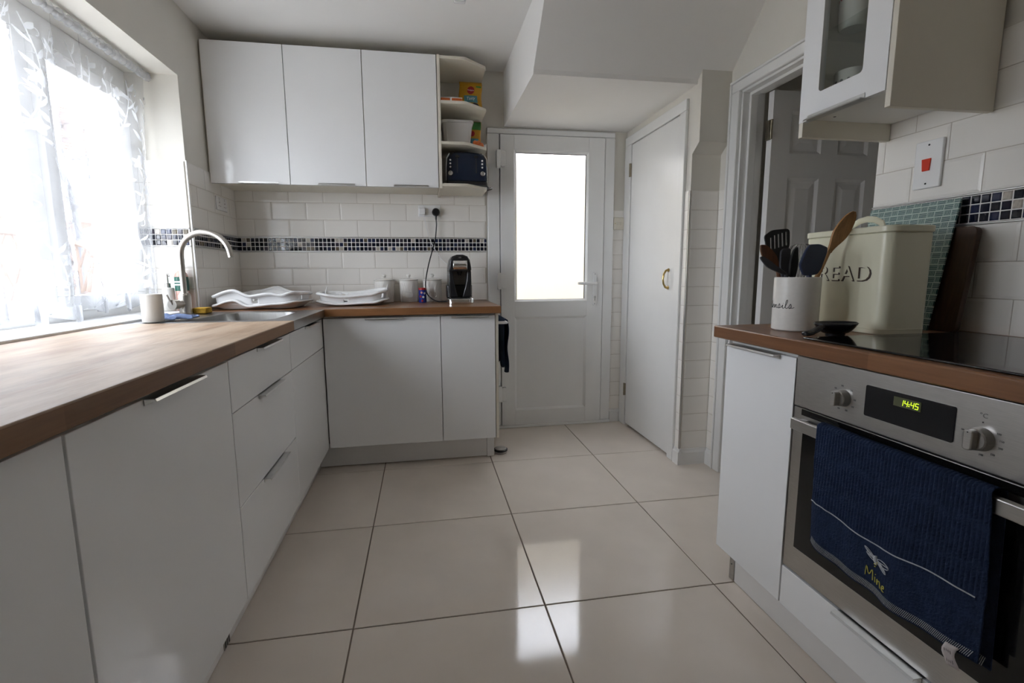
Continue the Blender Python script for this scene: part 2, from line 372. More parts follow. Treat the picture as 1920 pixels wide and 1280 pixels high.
# --- wall tiles
RW = [(.896, 1.0075), (1.0075, 1.11), (1.11, 1.2135), (1.304, 1.4095), (1.4095, 1.513), (1.513, 1.617)]
tile_rows(wb, 'back', 0, .001, 1.533, RW, [.609, .509, .609, .51, .612, .513])
tile_rows(wl, 'left', 0, WY1+.006, -.008, RW, [-.1, -.2, -.1, -.2, -.1, -.2])
ZR6 = [(.09+.1003*k, .09+.1003*(k+1)) for k in range(14)]
tile_rows(wb, 'back', 0, 2.411, XC-.001, ZR6, [2.411]*14)
tile_rows(wp, 'back', YP, XC+.004, XR-.002, ZR6, [XC+.004]*14, pw=.4)
tile_rows(wr, 'right', XR, -.905, YP-.008, ZR6, [-.905]*14)
tile_rows(wp, 'right', XC, YP+.004, -.771, ZR6, [YP+.004]*14)
RR = [(.896, .9935), (.9935, 1.0945), (1.0945, 1.199), (1.288, 1.397), (1.397, 1.503), (1.503, 1.606), (1.606, 1.71)]
tile_rows(wr, 'right', XR, -3.35, DY0-.001, RR, [-2.151, -2.052, -2.146, -2.043, -1.945, -2.043, -1.945])
# reveal of the window (faces the camera)
tile_rows(wl, 'back', WY1, -.235, -.006, RW, [-.006]*6)
for par, bb_ in ((wb, (.001, 1.533, -.0052, 0, ZW, 1.6165)), (wb, (2.411, XC-.001, -.0052, 0, .09, 1.4935)), (wl, (0, .0052, WY1+.006, -.008, ZW, 1.6165)),
                 (wr, (XR-.0052, XR, -3.35, DY0-.001, ZW, 1.71)), (wp, (XC+.004, XR-.002, YP-.0052, YP, .09, 1.4935)), (wl, (-.235, -.006, WY1-.0052, WY1, ZW, 1.6165)), (wr, (XR-.0052, XR, -.905, YP-.008, .09, 1.4935)), (wp, (XC-.0052, XC, YP+.004, -.771, .09, 1.4935))):
    obj('grout_bed', B(*bb_), m_grout, par, smooth=0)
# metal corner trims
obj('tile_trim', B(.002, .0085, WY1-.0085, WY1-.002, ZW, 1.62), m_plast, wl, bevel=.002)
obj('tile_trim', B(XC-.0085, XC-.004, YP-.0085, YP-.004, .085, 1.49), m_alu, wp, bevel=.001)
# --- glass mosaic bands
MOSC = [((.006, .007, .016), 9), ((.012, .015, .035), 9), ((.028, .036, .085), 6), ((.022, .024, .035), 5), ((.16, .13, .09), 2), ((.55, .50, .44), 2), ((.06, .05, .07), 3)]
m_mos = [mat('mosaic_glass_%d' % i, c, .06, var=.35, vscale=120, coat=.5) for i, (c, _) in enumerate(MOSC)]
m_mband = mat('mosaic_grout', (.84, .82, .79), .8, var=.05)
def mosaic(parent, plane, const, u0, u1, z0, z1, single, phase=0.0, dirn=1):
    """three rows of 23 mm glass squares between two metal edge strips"""
    p = .0248; rowh = (z1-z0-.012)/3; strips = {}
    nrm = {'back': (0, -1, 0), 'left': (1, 0, 0), 'right': (-1, 0, 0)}[plane]
    def bx(u_0, u_1, za, zb, d0, d1):
        if plane == 'back': return B(u_0, u_1, const-d1, const-d0, za, zb)
        if plane == 'left': return B(const+d0, const+d1, u_0, u_1, za, zb)
        return B(const-d1, const-d0, u_0, u_1, za, zb)
    obj('mosaic_backing', bx(u0, u1, z0, z1, 0, .0066), m_mband, parent, smooth=0)
    for za, zb in ((z0-.001, z0+.005), (z1-.005, z1+.001)):
        obj('metal_strip', bx(u0, u1, za, zb, 0, .0105), m_alu, parent, bevel=.002)
    rnd = random.Random(int(abs(u0)*1000)+3)
    weights = [c for _, c in MOSC]; joint = [G() for _ in MOSC]
    n = int((u1-u0)/p)+2
    for r in range(3):
        za = z0+.006+r*rowh+.0016; zb = za+rowh-.0032
        for k in range(n):
            a = u0+phase+(k-1)*p+.0016; b = a+p-.0032
            a = max(a, u0+.0005); b = min(b, u1-.0005)
            if b-a < .004: continue
            ci = rnd.choices(range(len(MOSC)), weights)[0]
            if single:
                loc = {'back': (a, const-.0054, za), 'left': (const+.0054, a, za), 'right': (const-.0054, b, za)}[plane]
                piece('mosaic_tile', parent, m_mos[ci], plane, loc, round(b-a, 4), round(zb-za, 4), depth=.0034, bev=.003, drop=.0014)
            else:
                joint[ci].v and None
                q = bx(a, b, za, zb, .003, .0080); joint[ci].add(q.v, q.f)
    if not single:
        for ci, g in enumerate(joint):
            if g.v: obj('mosaic_tiles', g, m_mos[ci], parent, smooth=0, bevel=.0018, seg=1, kind='stuff')
mosaic(wb, 'back', 0, .001, 1.533, 1.2135, 1.304, False)
mosaic(wl, 'left', 0, WY1+.006, -.008, 1.2135, 1.304, False)
mosaic(wl, 'back', WY1, -.235, -.006, 1.2135, 1.304, True)
mosaic(wr, 'right', XR, -2.9, DY0-.001, 1.199, 1.288, True, phase=.011)

# --- skirting boards
SK = [(0, 0), (-.018, 0), (-.018, .07), (-.013, .078), (-.010, .090), (0, .092)]
def skirt(name, plane, const, a, b):
    if plane == 'back': g = G().prism([(const+p, z) for p, z in SK], 'x', a, b)
    else: g = G().prism([(const+p, z) for p, z in SK], 'y', a, b)
    obj(name, g, m_gloss, origin=(0, 0, 0), kind='structure', smooth=0)
skirt('baseboard_back', 'back', 0, 2.411, XC)
skirt('baseboard_pier', 'back', YP, XC, XR)
skirt('baseboard_right', 'right', XR, -.905, YP-.018)
skirt('baseboard_cupboard', 'right', XC, YP-.018, -.775)

# --- window
win = thing('window_1', (WX0, (WY0+WY1)/2, WZ0), kind='structure')
fx0, fx1 = -.285, -.225
obj('window_frame', B(fx0, fx1, WY0, WY1, WZ0, WZ0+.055).box(fx0, fx1, WY0, WY1, WZ1-.10, WZ1).box(fx0, fx1, WY0, WY0+.055, WZ0+.055, WZ1-.10).box(fx0, fx1, WY1-.055, WY1, WZ0+.055, WZ1-.10)
    .box(fx0, fx1, -1.235, -1.165, WZ0+.055, WZ1-.10).box(fx0, fx1, -1.60, -1.53, WZ0+.055, WZ1-.10), m_upvc, win, bevel=.004)
for a, b in ((-1.165, WY1-.055), (WY0+.055, -1.60)):
    s = .06; x0, x1 = -.275, -.205; z0, z1 = WZ0+.055, WZ1-.10
    sa = obj('sash', B(x0, x1, a, b, z0, z0+s).box(x0, x1, a, b, z1-s, z1).box(x0, x1, a, a+s, z0+s, z1-s).box(x0, x1, b-s, b, z0+s, z1-s), m_upvc, win, bevel=.004)
    obj('window_pane', B(-.247, -.243, a+s, b-s, z0+s, z1-s), m_pane, sa, smooth=0)
for a, b in ((-1.53, -1.235),): obj('window_pane', B(-.247, -.243, a, b, WZ0+.055, WZ1-.10), m_pane, win, smooth=0)
obj('window_sill', B(-.225, .0, WY0, WY1, WZ0, .9045), m_gloss, win, bevel=.004)

# --- back door with frosted glass
d1 = thing('door_1', (1.974, 0, 0), kind='structure')
obj('door_frame', B(1.54, 1.620, -.022, .06, .02, 1.962).box(2.338, 2.409, -.022, .06, .02, 1.962).box(1.54, 2.409, -.022, .06, 1.962, 1.997).box(1.54, 2.409, -.03, .06, 0, .02), m_upvc, d1, bevel=.005)
LX0, LX1, LY0, LY1 = 1.624, 2.334, -.030, .03
obj('frame_rebate', B(1.605, 1.650, .031, .06, .02, 1.962).box(2.308, 2.35, .031, .06, .02, 1.962).box(1.650, 2.308, .031, .06, 1.93, 1.962).box(1.650, 2.308, .031, .06, .02, .05), m_upvc, d1, smooth=0)
leaf = obj('door_leaf', B(LX0, 1.716, LY0, LY1, .022, 1.957).box(2.222, LX1, LY0, LY1, .022, 1.957).box(1.716, 2.222, LY0, LY1, 1.862, 1.957)
    .box(1.716, 2.222, LY0, LY1, .775, .882).box(1.716, 2.222, LY0, LY1, .022, .125), m_upvc, d1, bevel=.0015)
def bead(x0, x1, z0, z1, t=.014, d=.010):
    y = LY0+.012
    g = G()
    for (a, b) in (((x0, z0), (x1, z0)), ((x1, z0), (x1, z1)), ((x1, z1), (x0, z1)), ((x0, z1), (x0, z0))):
        cx, cz = (x0+x1)/2, (z0+z1)/2
        ia = (a[0]+math.copysign(t, cx-a[0]), a[1]+math.copysign(t, cz-a[1])); ib = (b[0]+math.copysign(t, cx-b[0]), b[1]+math.copysign(t, cz-b[1]))
        g.add([(a[0], LY0+.001, a[1]), (b[0], LY0+.001, b[1]), (ib[0], y, ib[1]), (ia[0], y, ia[1])], [(0, 1, 2, 3)])
    return g
obj('glazing_bead', bead(1.716, 2.222, .882, 1.862), m_upvc, leaf, smooth=0, recalc=False)
obj('panel_bead', bead(1.716, 2.222, .125, .775), m_upvc, leaf, smooth=0, recalc=False)
obj('gasket', B(1.728, 1.732, -.0185, -.015, .894, 1.85).box(2.204, 2.210, -.0185, -.015, .894, 1.85).box(1.728, 2.21, -.0185, -.015, 1.844, 1.85), m_blackm, leaf, smooth=0)
obj('door_glass', B(1.716, 2.222, -.004, .004, .882, 1.862), m_frost, leaf, smooth=0)
obj('lower_panel', B(1.716, 2.222, -.018, .018, .125, .775), m_upvc, leaf, smooth=0)
for z in (1.80, 1.02, .25):
    obj('hinge', G().prism(rrect(1.598, 1.6225, z-.055, z+.055, .006), 'y', -.060, -.022).prism(rrect(1.6225, 1.655, z-.048, z+.048, .010), 'y', -.054, -.030), m_upvc, d1, bevel=.002)
hd = obj('door_handle', G().prism(rrect(2.262, 2.290, .845, 1.075, .013), 'y', -.042, -.030), m_plast, leaf, bevel=.003)
obj('lever', G().tube([(2.276, -.036, 1.0), (2.276, -.078, 1.0), (2.268, -.086, 1.0), (2.19, -.088, 1.001), (2.14, -.085, 1.001)], [.010, .010, .0105, .0105, .009], 10), m_plast, hd)
obj('lock', G().lathe((2.276, -.042, .905), [(.0085, .004), (.0085, -.004)], 16, 'y').box(2.272, 2.280, -.046, -.04, .88, .905), m_alu, hd, bevel=.001)
for z in (1.062, .858): obj('screw', G().lathe((2.276, -.042, z), [(.003, .002), (.003, -.001)], 10, 'y'), m_screw, hd)

# --- flush cupboard door
d2 = thing('door_2', (XC, -.41, 0), kind='structure')
obj('architrave', B(XC-.018, XC, -.105, -.012, 0, 1.905).box(XC-.018, XC, -.770, -.708, 0, 1.905).box(XC-.018, XC, -.770, -.012, 1.905, 1.963), m_gloss, d2, bevel=.004)
lf = obj('door_leaf', B(XC-.012, XC+.028, -.703, -.110, .018, 1.900), m_gloss, d2, bevel=.003)
for z in (1.74, .26):
    obj('hinge', B(XC-.022, XC-.012, -.112, -.090, z-.042, z+.042).tube([(XC-.024, -.108, z-.042), (XC-.024, -.108, z+.042)], .005, 8), m_hinge, d2, bevel=.001)
obj('pull_handle', G().tube([(XC-.014, -.645, 1.083), (XC-.030, -.645, 1.080), (XC-.042, -.645, 1.060), (XC-.046, -.645, 1.033), (XC-.042, -.645, 1.006), (XC-.030, -.645, .986), (XC-.014, -.645, .983)], [.009, .006, .0055, .005, .0055, .006, .009], 10)
    .lathe((XC-.012, -.645, 1.083), [(.010, -.004), (.010, .001)], 12, 'x').lathe((XC-.012, -.645, .983), [(.010, -.004), (.010, .001)], 12, 'x'), m_brass, lf)

# --- doorway lining and six-panel hall door
t1 = thing('trim_1', (XR, DY1, 0), kind='structure')
obj('architrave', B(XR-.022, XR, DY1, -.912, 0, DZ).box(XR-.022, XR, DY0-.0, -.912, DZ, 1.984), m_gloss, t1, bevel=.005)
obj('architrave_bead', B(XR-.028, XR, -.912, -.900, 0, 1.984).box(XR-.028, XR, DY0, -.900, 1.984, 1.995), m_gloss, t1, bevel=.004)
obj('door_lining', B(XR-.004, XR+.115, DY1-.012, DY1, 0, DZ-.012).box(XR-.004, XR+.115, DY0, DY1, DZ-.012, DZ), m_gloss, t1, bevel=.002)
obj('door_stop', B(XR+.03, XR+.068, DY1-.026, DY1-.012, 0, DZ-.026).box(XR+.03, XR+.068, DY0, DY1-.012, DZ-.026, DZ-.012), m_gloss, t1, bevel=.002)
obj('lining_near', B(XR+.008, XR+.115, DY0, DY0+.012, 0, DZ-.012), m_gloss, t1, bevel=.002)
d3 = thing('door_3', (2.79, -1.02, 0), kind='structure')
HY0, HY1 = -1.035, -1.0
def six_panel():
    X = [2.782, 2.882, 3.056, 3.148, 3.322, 3.425]; Z = [.012, .22, .82, .94, 1.525, 1.64, 1.835, 1.925]
    g = G()
    for i in (0, 2, 4): g.box(X[i], X[i+1], HY0, HY1, Z[0], Z[-1])
    for i in (1, 3):
        for j in (0, 2, 4, 6): g.box(X[i], X[i+1], HY0, HY1, Z[j], Z[j+1])
    l = obj('door_leaf', g, m_dgrey, d3, smooth=0)
    for i in (1, 3):
        for j in (1, 3, 5):
            x0, x1, z0, z1 = X[i], X[i+1], Z[j], Z[j+1]
            q = G(); ins = [(0, HY0), (.014, HY0+.010), (.022, HY0+.010), (.05, HY0+.003)]
            for (a, ya), (b, yb) in zip(ins, ins[1:]):
                A = [(x0+a, ya, z0+a), (x1-a, ya, z0+a), (x1-a, ya, z1-a), (x0+a, ya, z1-a)]; C = [(x0+b, yb, z0+b), (x1-b, yb, z0+b), (x1-b, yb, z1-b), (x0+b, yb, z1-b)]
                q.add(A+C, [(k, (k+1) % 4, 4+(k+1) % 4, 4+k) for k in range(4)])
            a, ya = ins[-1]; q.add([(x0+a, ya, z0+a), (x1-a, ya, z0+a), (x1-a, ya, z1-a), (x0+a, ya, z1-a)], [(0, 1, 2, 3)])
            q.box(x0, x1, HY0+.014, HY1-.004, z0, z1)
            obj('door_panel', q, m_dgrey, l, smooth=0, recalc=False)
six_panel()
for z in (1.745, .25):
    obj('hinge', B(2.768, 2.782, -1.030, -1.004, z-.045, z+.045).tube([(2.774, -1.040, z-.045), (2.774, -1.040, z+.045)], .006, 8), m_hinge, d3, bevel=.001)

# ================================================================== outdoors (seen through window and door)
m_render = mat('cream_render', (.55, .50, .40), .9, var=.06, vscale=3, bump=.1, bscale=80)
m_paving = mat('paving', (.66, .64, .61), .9, var=.2, vscale=6)
m_roof = mat('brown_roof_tile', (.15, .090, .070), .8, var=.35, vscale=14, bump=.3, bscale=30, objvar=.15)
m_bwall = mat('white_house_wall', (.68, .66, .63), .9, var=.05)
m_brick = mat('pinkish_brick', (.22, .145, .115), .9, var=.35, vscale=25)
m_rattan = mat('rattan', (.13, .085, .06), .7, var=.3, vscale=30)
obj('garden_paving', B(-40, 20, .25, 40, -.22, -.12).box(-40, -.35, -20, .25, -.22, -.12).box(-.35, 20, -20, -6.5, -.22, -.12), m_paving, label='grey paved yard outside the kitchen', cat='paving', kind='structure')
obj('garden_wall', B(-.3, 9.0, .98, 1.14, -.12, 2.12), m_render, label='cream rendered wall seen blurred through the frosted back door', cat='wall', bevel=.01)
hs = thing('neighbour_house', (-8.4, 11.8, -.12), 'house with brown tiled roof and white boards seen through the net curtain', 'house')
HU = Vector((.57, .82, 0)).normalized(); HN = Vector((.82, -.57, 0)).normalized(); HO = Vector((-8.4, 11.8, -.12))
def hquadbox(u0_, u1_, n0, n1, z0, z1):
    g = G(); vs = []
    for z in (z0, z1):
        for (a, b) in ((u0_, n0), (u1_, n0), (u1_, n1), (u0_, n1)):
            p = HO+HU*a+HN*b; vs.append((p.x, p.y, z))
    return g.add(vs, [(0, 3, 2, 1), (4, 5, 6, 7), (0, 1, 5, 4), (1, 2, 6, 5), (2, 3, 7, 6), (3, 0, 4, 7)])
obj('house_wall', hquadbox(-9, 9, -6, 0, -.12, 4.25), m_bwall, hs, smooth=0)
obj('fascia', hquadbox(-9.2, 9.2, .0, .25, 4.2, 4.42), m_bwall, hs, smooth=0)
obj('fascia', hquadbox(-9.2, 9.2, .0, .95, 2.55, 2.75), m_bwall, hs, smooth=0)
obj('brick_band', hquadbox(-9, 9, .0, .08, -.12, 2.55), m_brick, hs, smooth=0)
def roof_rows(n0, z0, n1, z1, rows, name):
    sl = Vector((0, 0, 0))
    for k in range(rows):
        a, b = k/rows, (k+1)/rows; g = G(); vs = []
        na, nb = n0+(n1-n0)*a, n0+(n1-n0)*b; za, zb = z0+(z1-z0)*a, z0+(z1-z0)*b
        for (u_) in (-9.3, 9.3):
            for (nn, zz) in ((na, za), (nb, zb), (nb, zb+.012), (na, za+.028)):
                p = HO+HU*u_+HN*nn; vs.append((p.x, p.y, zz))
        g.add(vs, [(0, 1, 2, 3), (7, 6, 5, 4), (0, 4, 5, 1), (1, 5, 6, 2), (2, 6, 7, 3), (3, 7, 4, 0)])
        obj(name, g, m_roof, hs, smooth=0)
roof_rows(.35, 4.4, -2.6, 6.3, 16, 'roof_course')
roof_rows(1.05, 2.72, .0, 3.3, 4, 'lean_to_course')
# rattan chair on the yard
ch = thing('rattan_chair', (-2.0, .95, -.12), 'brown rattan hanging garden chair seen through the net curtain', 'chair')
def rattan():
    c = Vector((-2.0, .95, -.12)); R = .48
    def P(a, z, k=1.0): return (c.x+R*k*math.cos(a), c.y+R*k*math.sin(a), z)
    a0, a1 = math.radians(20), math.radians(250)
    g = G(); N = 24
    g.tube([P(a0+(a1-a0)*i/N, 1.22+.22*math.sin(PI*i/N), 1.15) for i in range(N+1)], .022, 6)
    obj('hoop', g, m_rattan, ch)
    g = G(); g.tube([P(a0+(a1-a0)*i/N, .46, .85) for i in range(N+1)], .022, 6); obj('hoop', g, m_rattan, ch)
    for i in range(0, 15):
        for s in (-1, 1):
            g = G(); b = a0+(a1-a0)*i/14; pts = []
            for k in range(9):
                t = k/8; a = b+s*t*.55
                if not a0-.02 <= a <= a1+.02: break
                q = (a-a0)/(a1-a0); zt = 1.22+.22*math.sin(PI*min(max(q, 0), 1)); pts.append(P(a, .46+(zt-.46)*t, .85+.30*t))
            if len(pts) > 2: obj('cane', g.tube(pts, .011, 5), m_rattan, ch)
    obj('stand', G().tube(smooth_path([(-2., 1.35, -.10), (-2., 1.68, .5), (-2., 1.80, 1.0), (-2., 1.84, 1.5), (-2., 1.74, 1.95), (-2., 1.40, 2.18), (-2., 1.0, 2.12)]), .03, 8), m_greysil, ch)
    obj('seat', G().lathe((c.x, c.y, .40), [(.40, 0), (.41, .05), (.36, .11)], 24), m_bwall, ch)
    for k in range(4):
        a = PI/4+k*PI/2; obj('leg', G().tube([P(a, .42, .75), P(a, -.12, .85)], .022, 6), m_rattan, ch)
rattan()
# ================================================================== kitchen units
def tab_handle(parent, face, pos, a, b, z):
    """folded aluminium edge pull over the top edge of a front; face: outward axis"""
    prof = [(.001, 0), (.001, -.012), (.0025, -.012), (.0025, -.0015), (.020, -.0015), (.0225, -.0055), (.0240, -.005), (.0215, .0008), (-.016, .0008), (-.016, 0)]
    if face == '+x': g = G().prism([(pos+p, z+q) for p, q in prof], 'y', a, b)
    elif face == '-x': g = G().prism([(pos-p, z+q) for p, q in prof], 'y', a, b)
    else: g = G().prism([(pos-p, z+q) for p, q in prof], 'x', a, b)
    return obj('handle', g, m_alu, parent, smooth=0, bevel=.0004, seg=1)
T = .018
def base_unit(face, a, b, fronts, label, group=None, body_top=ZWB-.001, pos=None, gap=.0015):
    """fronts: (name, z0, z1, handle range or None)"""
    pos = pos if pos is not None else {'+x': XF, '-x': XRF, '-y': YF}[face]
    lo, hi = min(a, b), max(a, b); mid = (lo+hi)/2
    if face == '+x':
        c = thing('base_cabinet', (.30, mid, 0), label, 'cabinet', group); obj('body', B(.02, pos-T-.002, lo+.001, hi-.001, BOTD+.004, body_top), m_carc, c, smooth=0)
        bx = lambda z0, z1: B(pos-T, pos, lo+gap, hi-gap, z0, z1)
    elif face == '-x':
        c = thing('base_cabinet', (2.37, mid, 0), label, 'cabinet', group); obj('body', B(pos+T+.002, XR-.01, lo+.001, hi-.001, BOTD+.004, body_top), m_carc, c, smooth=0)
        bx = lambda z0, z1: B(pos, pos+T, lo+gap, hi-gap, z0, z1)
    else:
        c = thing('base_cabinet', (mid, -.3, 0), label, 'cabinet', group); obj('body', B(lo+.001, hi-.001, pos+T+.002, -.02, BOTD+.004, body_top), m_carc, c, smooth=0)
        bx = lambda z0, z1: B(lo+gap, hi-gap, pos, pos+T, z0, z1)
    for nm, z0, z1, h in fronts:
        d = obj(nm, bx(z0+gap, z1-gap), m_white, c, bevel=.0012)
        if h: tab_handle(d, face, pos, h[0], h[1], z1-gap)
    return c
Z1, Z2 = .696, .422
base_unit('+x', -3.61, -3.011, [('door', BOTD, TOPD, (-3.41, -3.21))], 'white gloss base cabinet at the end of the window run')
base_unit('+x', -3.009, -2.410, [('door', BOTD, TOPD, (-2.81, -2.61))], 'white gloss base cabinet next to the wide dishwasher door')
base_unit('+x', -2.408, -1.811, [('door', BOTD, TOPD, (-2.207, -1.991))], 'white gloss base unit with one tall plain door beside the drawers', gap=.0028)
base_unit('+x', -1.811, -1.211, [('drawer', Z1, TOPD, (-1.585, -1.375)), ('drawer', Z2, Z1, (-1.60, -1.37)), ('drawer', BOTD, Z2, (-1.61, -1.375))], 'white gloss drawer unit with three drawers under the wooden worktop')
base_unit('+x', -1.211, YF+.001, [('drawer', Z1, TOPD, (-.96, -.75)), ('door', BOTD, Z1, None)], 'white gloss base unit under the steel sink', body_top=.695)
base_unit('-y', .588, 1.197, [('door', BOTD, TOPD, (.802, .997))], 'white gloss base cabinet with wide door under the dish rack')
base_unit('-y', 1.197, 1.497, [('door', BOTD, TOPD, (1.256, 1.463))], 'narrow white base cabinet under the coffee machine', gap=.0018)
base_unit('-x', -2.082, -1.787, [('door', BOTD, TOPD, (-2.024, -1.813))], 'narrow white base cabinet beside the oven, under the utensil pot')
base_unit('-x', -3.30, -2.690, [('door', BOTD, TOPD, (-3.1, -2.9))], 'white base cabinet past the oven')
obj('end_panel', B(1.4985, 1.515, YF+.004, -.005, BOTD-.002, ZWB-.001), m_cream, label='cream end panel closing the cabinet run beside the back door', cat='panel', bevel=.001)
# plinths
obj('plinth', B(XPL-.016, XPL, -3.6, YPL+.0, .002, BOTD-.004), m_plinth, label='long white plinth under the window-side units', cat='plinth', bevel=.001)
obj('plinth', B(XPL+.002, 1.452, YPL, YPL+.016, .006, BOTD-.004), m_plinth, label='white plinth under the units below the coffee machine', cat='plinth', bevel=.001)
obj('plinth_end_cap', B(1.4535, 1.4965, YPL-.003, YPL+.02, .002, BOTD-.004), m_plinth, label='ribbed grey end cap of the plinth by the back door', cat='end cap', bevel=.002)
obj('plinth', B(XRP, XRP+.016, -3.3, -1.800, .002, BOTD-.006), m_plinth, label='white plinth under the oven', cat='plinth', bevel=.001)
pc = obj('plinth_end_cap', B(XRP-.003, XRP+.02, -1.7985, -1.775, .002, BOTD-.006), m_steel, label='steel corner cap of the plinth under the narrow cabinet by the doorway', cat='end cap', bevel=.002)
obj('screw', G().lathe((XRP-.003, -1.787, .06), [(.003, -.0015), (.003, .001)], 8, 'x'), m_screw, pc)
ps = thing('plinth_joint', (XPL+.001, -1.808, .002), 'small printed joint clip on the long plinth at the floor', 'clip')
obj('clip_plate', B(XPL, XPL+.0035, -1.828, -1.788, .004, .042), m_steel, ps, bevel=.001)
for k in range(3): obj('clip_mark', B(XPL+.0035, XPL+.0042, -1.824+.012*k, -1.818+.012*k, .008, .036), m_blackm, ps, smooth=0)
# black shadow strip where the doors of the two runs meet is an open gap; a filler post closes the corner
obj('corner_post', B(XF-.05, XF-.019, YF+.019, YF+.05, BOTD, ZWB-.001), m_carc, label='white filler post in the inner corner of the units', cat='post')

# worktops
m_woodL = wood_mat('worn_oak_worktop', (.16, .078, .034), (.31, .165, .078), 'y', .50, .042, worn=(.64, .50, .36))
m_woodB = wood_mat('oiled_oak_worktop', (.135, .057, .020), (.28, .13, .052), 'x', .28, .042)
m_woodR = wood_mat('dark_oak_worktop', (.13, .052, .019), (.26, .118, .048), 'y', .32, .042)
obj('worktop', B(.002, XW, -3.65, -1.2185, ZWB, ZW), m_woodL, bevel=.003, label='pale worn wooden worktop along the window', cat='worktop')
obj('worktop', B(.002, 1.5257, YW, -.002, ZWB, ZW), m_woodB, bevel=.003, label='brown oiled wooden worktop below the wall sockets and coffee machine', cat='worktop')
obj('worktop', B(XRW, XR-.001, -3.32, -1.7365, ZWB, ZW), m_woodR, bevel=.004, label='dark brown wooden worktop holding the black hob', cat='worktop')

# steel sink unit
sk = thing('kitchen_sink', (.30, -.92, ZWB), 'stainless steel sink with rectangular bowl and steel front edge', 'sink')
SX0, SX1, SY0, SY1 = .004, XW-.001, -1.2165, -.6305; BX0, BX1, BY0, BY1, BZ = .175, .50, -1.13, -.715, .72
def sink():
    g = G(); t = ZW-.001
    outer = [(SX0, SY0), (SX1, SY0), (SX1, SY1), (SX0, SY1)]
    inn = rrect(BX0, BX1, BY0, BY1, .06, 6)
    bm = bmesh.new()
    ov = [bm.verts.new((x, y, t)) for x, y in outer]; iv = [bm.verts.new((x, y, t-.002)) for x, y in inn]
    ed = [bm.edges.new((ov[i], ov[(i+1) % 4])) for i in range(4)]+[bm.edges.new((iv[i], iv[(i+1) % len(iv)])) for i in range(len(iv))]
    bmesh.ops.triangle_fill(bm, edges=ed, use_beauty=True)
    n = len(iv); v2 = [bm.verts.new((x, y, BZ+.02)) for x, y in rrect(BX0+.012, BX1-.012, BY0+.012, BY1-.012, .06, 6)]
    v3 = [bm.verts.new((x, y, BZ)) for x, y in rrect(BX0+.04, BX1-.04, BY0+.04, BY1-.04, .05, 6)]
    for A, C in ((iv, v2), (v2, v3)):
        for i in range(n): bm.faces.new((A[i], A[(i+1) % n], C[(i+1) % n], C[i]))
    bm.faces.new(v3)
    lo = [bm.verts.new((x, y, ZWB)) for x, y in outer]
    for i in range(4): bm.faces.new((ov[i], ov[(i+1) % 4], lo[(i+1) % 4], lo[i]))
    bmesh.ops.recalc_face_normals(bm, faces=bm.faces)
    bm.verts.index_update()
    for vv in bm.verts: g.v.append(tuple(vv.co))
    for ff in bm.faces: g.f.append(tuple(x.index for x in ff.verts))
    bm.free(); return g
obj('basin', sink(), m_sink, sk, recalc=False, bevel=.0015, seg=2)
obj('plug_hole', G().lathe(((BX0+BX1)/2, (BY0+BY1)/2, BZ), [(.045, .001), (.043, .004), (.03, .002)], 24), m_chrome, sk)
# tap
tp = thing('mixer_tap', (.035, -.79, ZW), 'brushed nickel swan-neck mixer tap behind the sink', 'tap')
def tap():
    x, y = .030, -.785
    obj('tap_body', G().lathe((x, y, ZW), [(.029, 0), (.029, .004), (.0255, .006), (.0255, .085), (.023, .092), (.0165, .098), (.0165, .105)], 28), m_tap, tp)
    R = .105; cx = x+R; zt = 1.163
    pts = [(x, y, .995), (x, y, 1.08), (x, y, zt)]
    for k in range(1, 17):
        a = PI-PI*1.03*k/16*.93; pts.append((cx+R*math.cos(a), y-.004*k/16, zt+R*math.sin(a)))
    pts.append((pts[-1][0]+.004, y-.004, pts[-1][2]-.022))
    obj('spout', G().tube(pts, .0128, 14), m_tap, tp)
    k = obj('tap_lever', G().tube([(x, y, .945), (x-.012, y-.045, .945)], .017, 14), m_tap, tp)
    obj('lever_knob', G().tube([(x-.012, y-.045, .945), (x-.020, y-.075, .945)], [.022, .022], 18).tube([(x-.020, y-.075, .945), (x-.034, y-.082, .99)], .004, 8), m_tap, k)
tap()

# wall cabinets on the back wall
YU, ZU0, ZU1 = -.350, 1.560, 2.272
for i, (h, lab) in enumerate((((.153, .353), 'white wall cabinet in the corner by the window'), ((.559, .753), 'white wall cabinet in the middle of the row of three'), ((.965, 1.157), 'white wall cabinet beside the open corner shelves'))):
    x0 = .013+.4015*i; x1 = x0+.4
    c = thing('wall_cabinet', (x0+.2, -.18, ZU0), lab, 'wall cabinet')
    b0 = x0 if i else .003
    obj('body', B(b0, x1+.0008, YU+.0205, -.012, ZU0+.014, ZU1), m_cream, c, smooth=0)
    d = obj('door', B(x0+.0012, x1-.0012, YU, YU+.018, ZU0, ZU1), m_white, c, bevel=.001)
    zz = ZU0
    prof = [(.001, 0), (.001, .012), (.0025, .012), (.0025, .0015), (.016, .0015), (.018, -.003), (.0165, -.0038), (.0145, -.0008), (-.016, -.0008), (-.016, 0)]
    obj('handle', G().prism([(YU-p, zz+q) for p, q in prof], 'x', h[0], h[1]), m_alu, d, smooth=0)
# open corner shelves
su = thing('corner_shelf_unit', (1.37, -.17, 1.57), 'cream open shelf unit with cut-off corner shelves at the end of the wall cabinets', 'shelf')
obj('side_panel', B(1.219, 1.2355, YU-.002, -.012, 1.557, 2.274), m_cream, su, bevel=.001)
for z in (1.570, 1.800, 2.020, 2.254):
    obj('shelf', G().prism([(1.2357, -.012), (1.2357, YU), (1.368, YU), (1.380, YU+.003), (1.502, -.247), (1.508, -.236), (1.508, -.012)], 'z', z, z+.0165), m_cream, su, bevel=.0015)
SHZ = [1.5866, 1.8166, 2.0366]

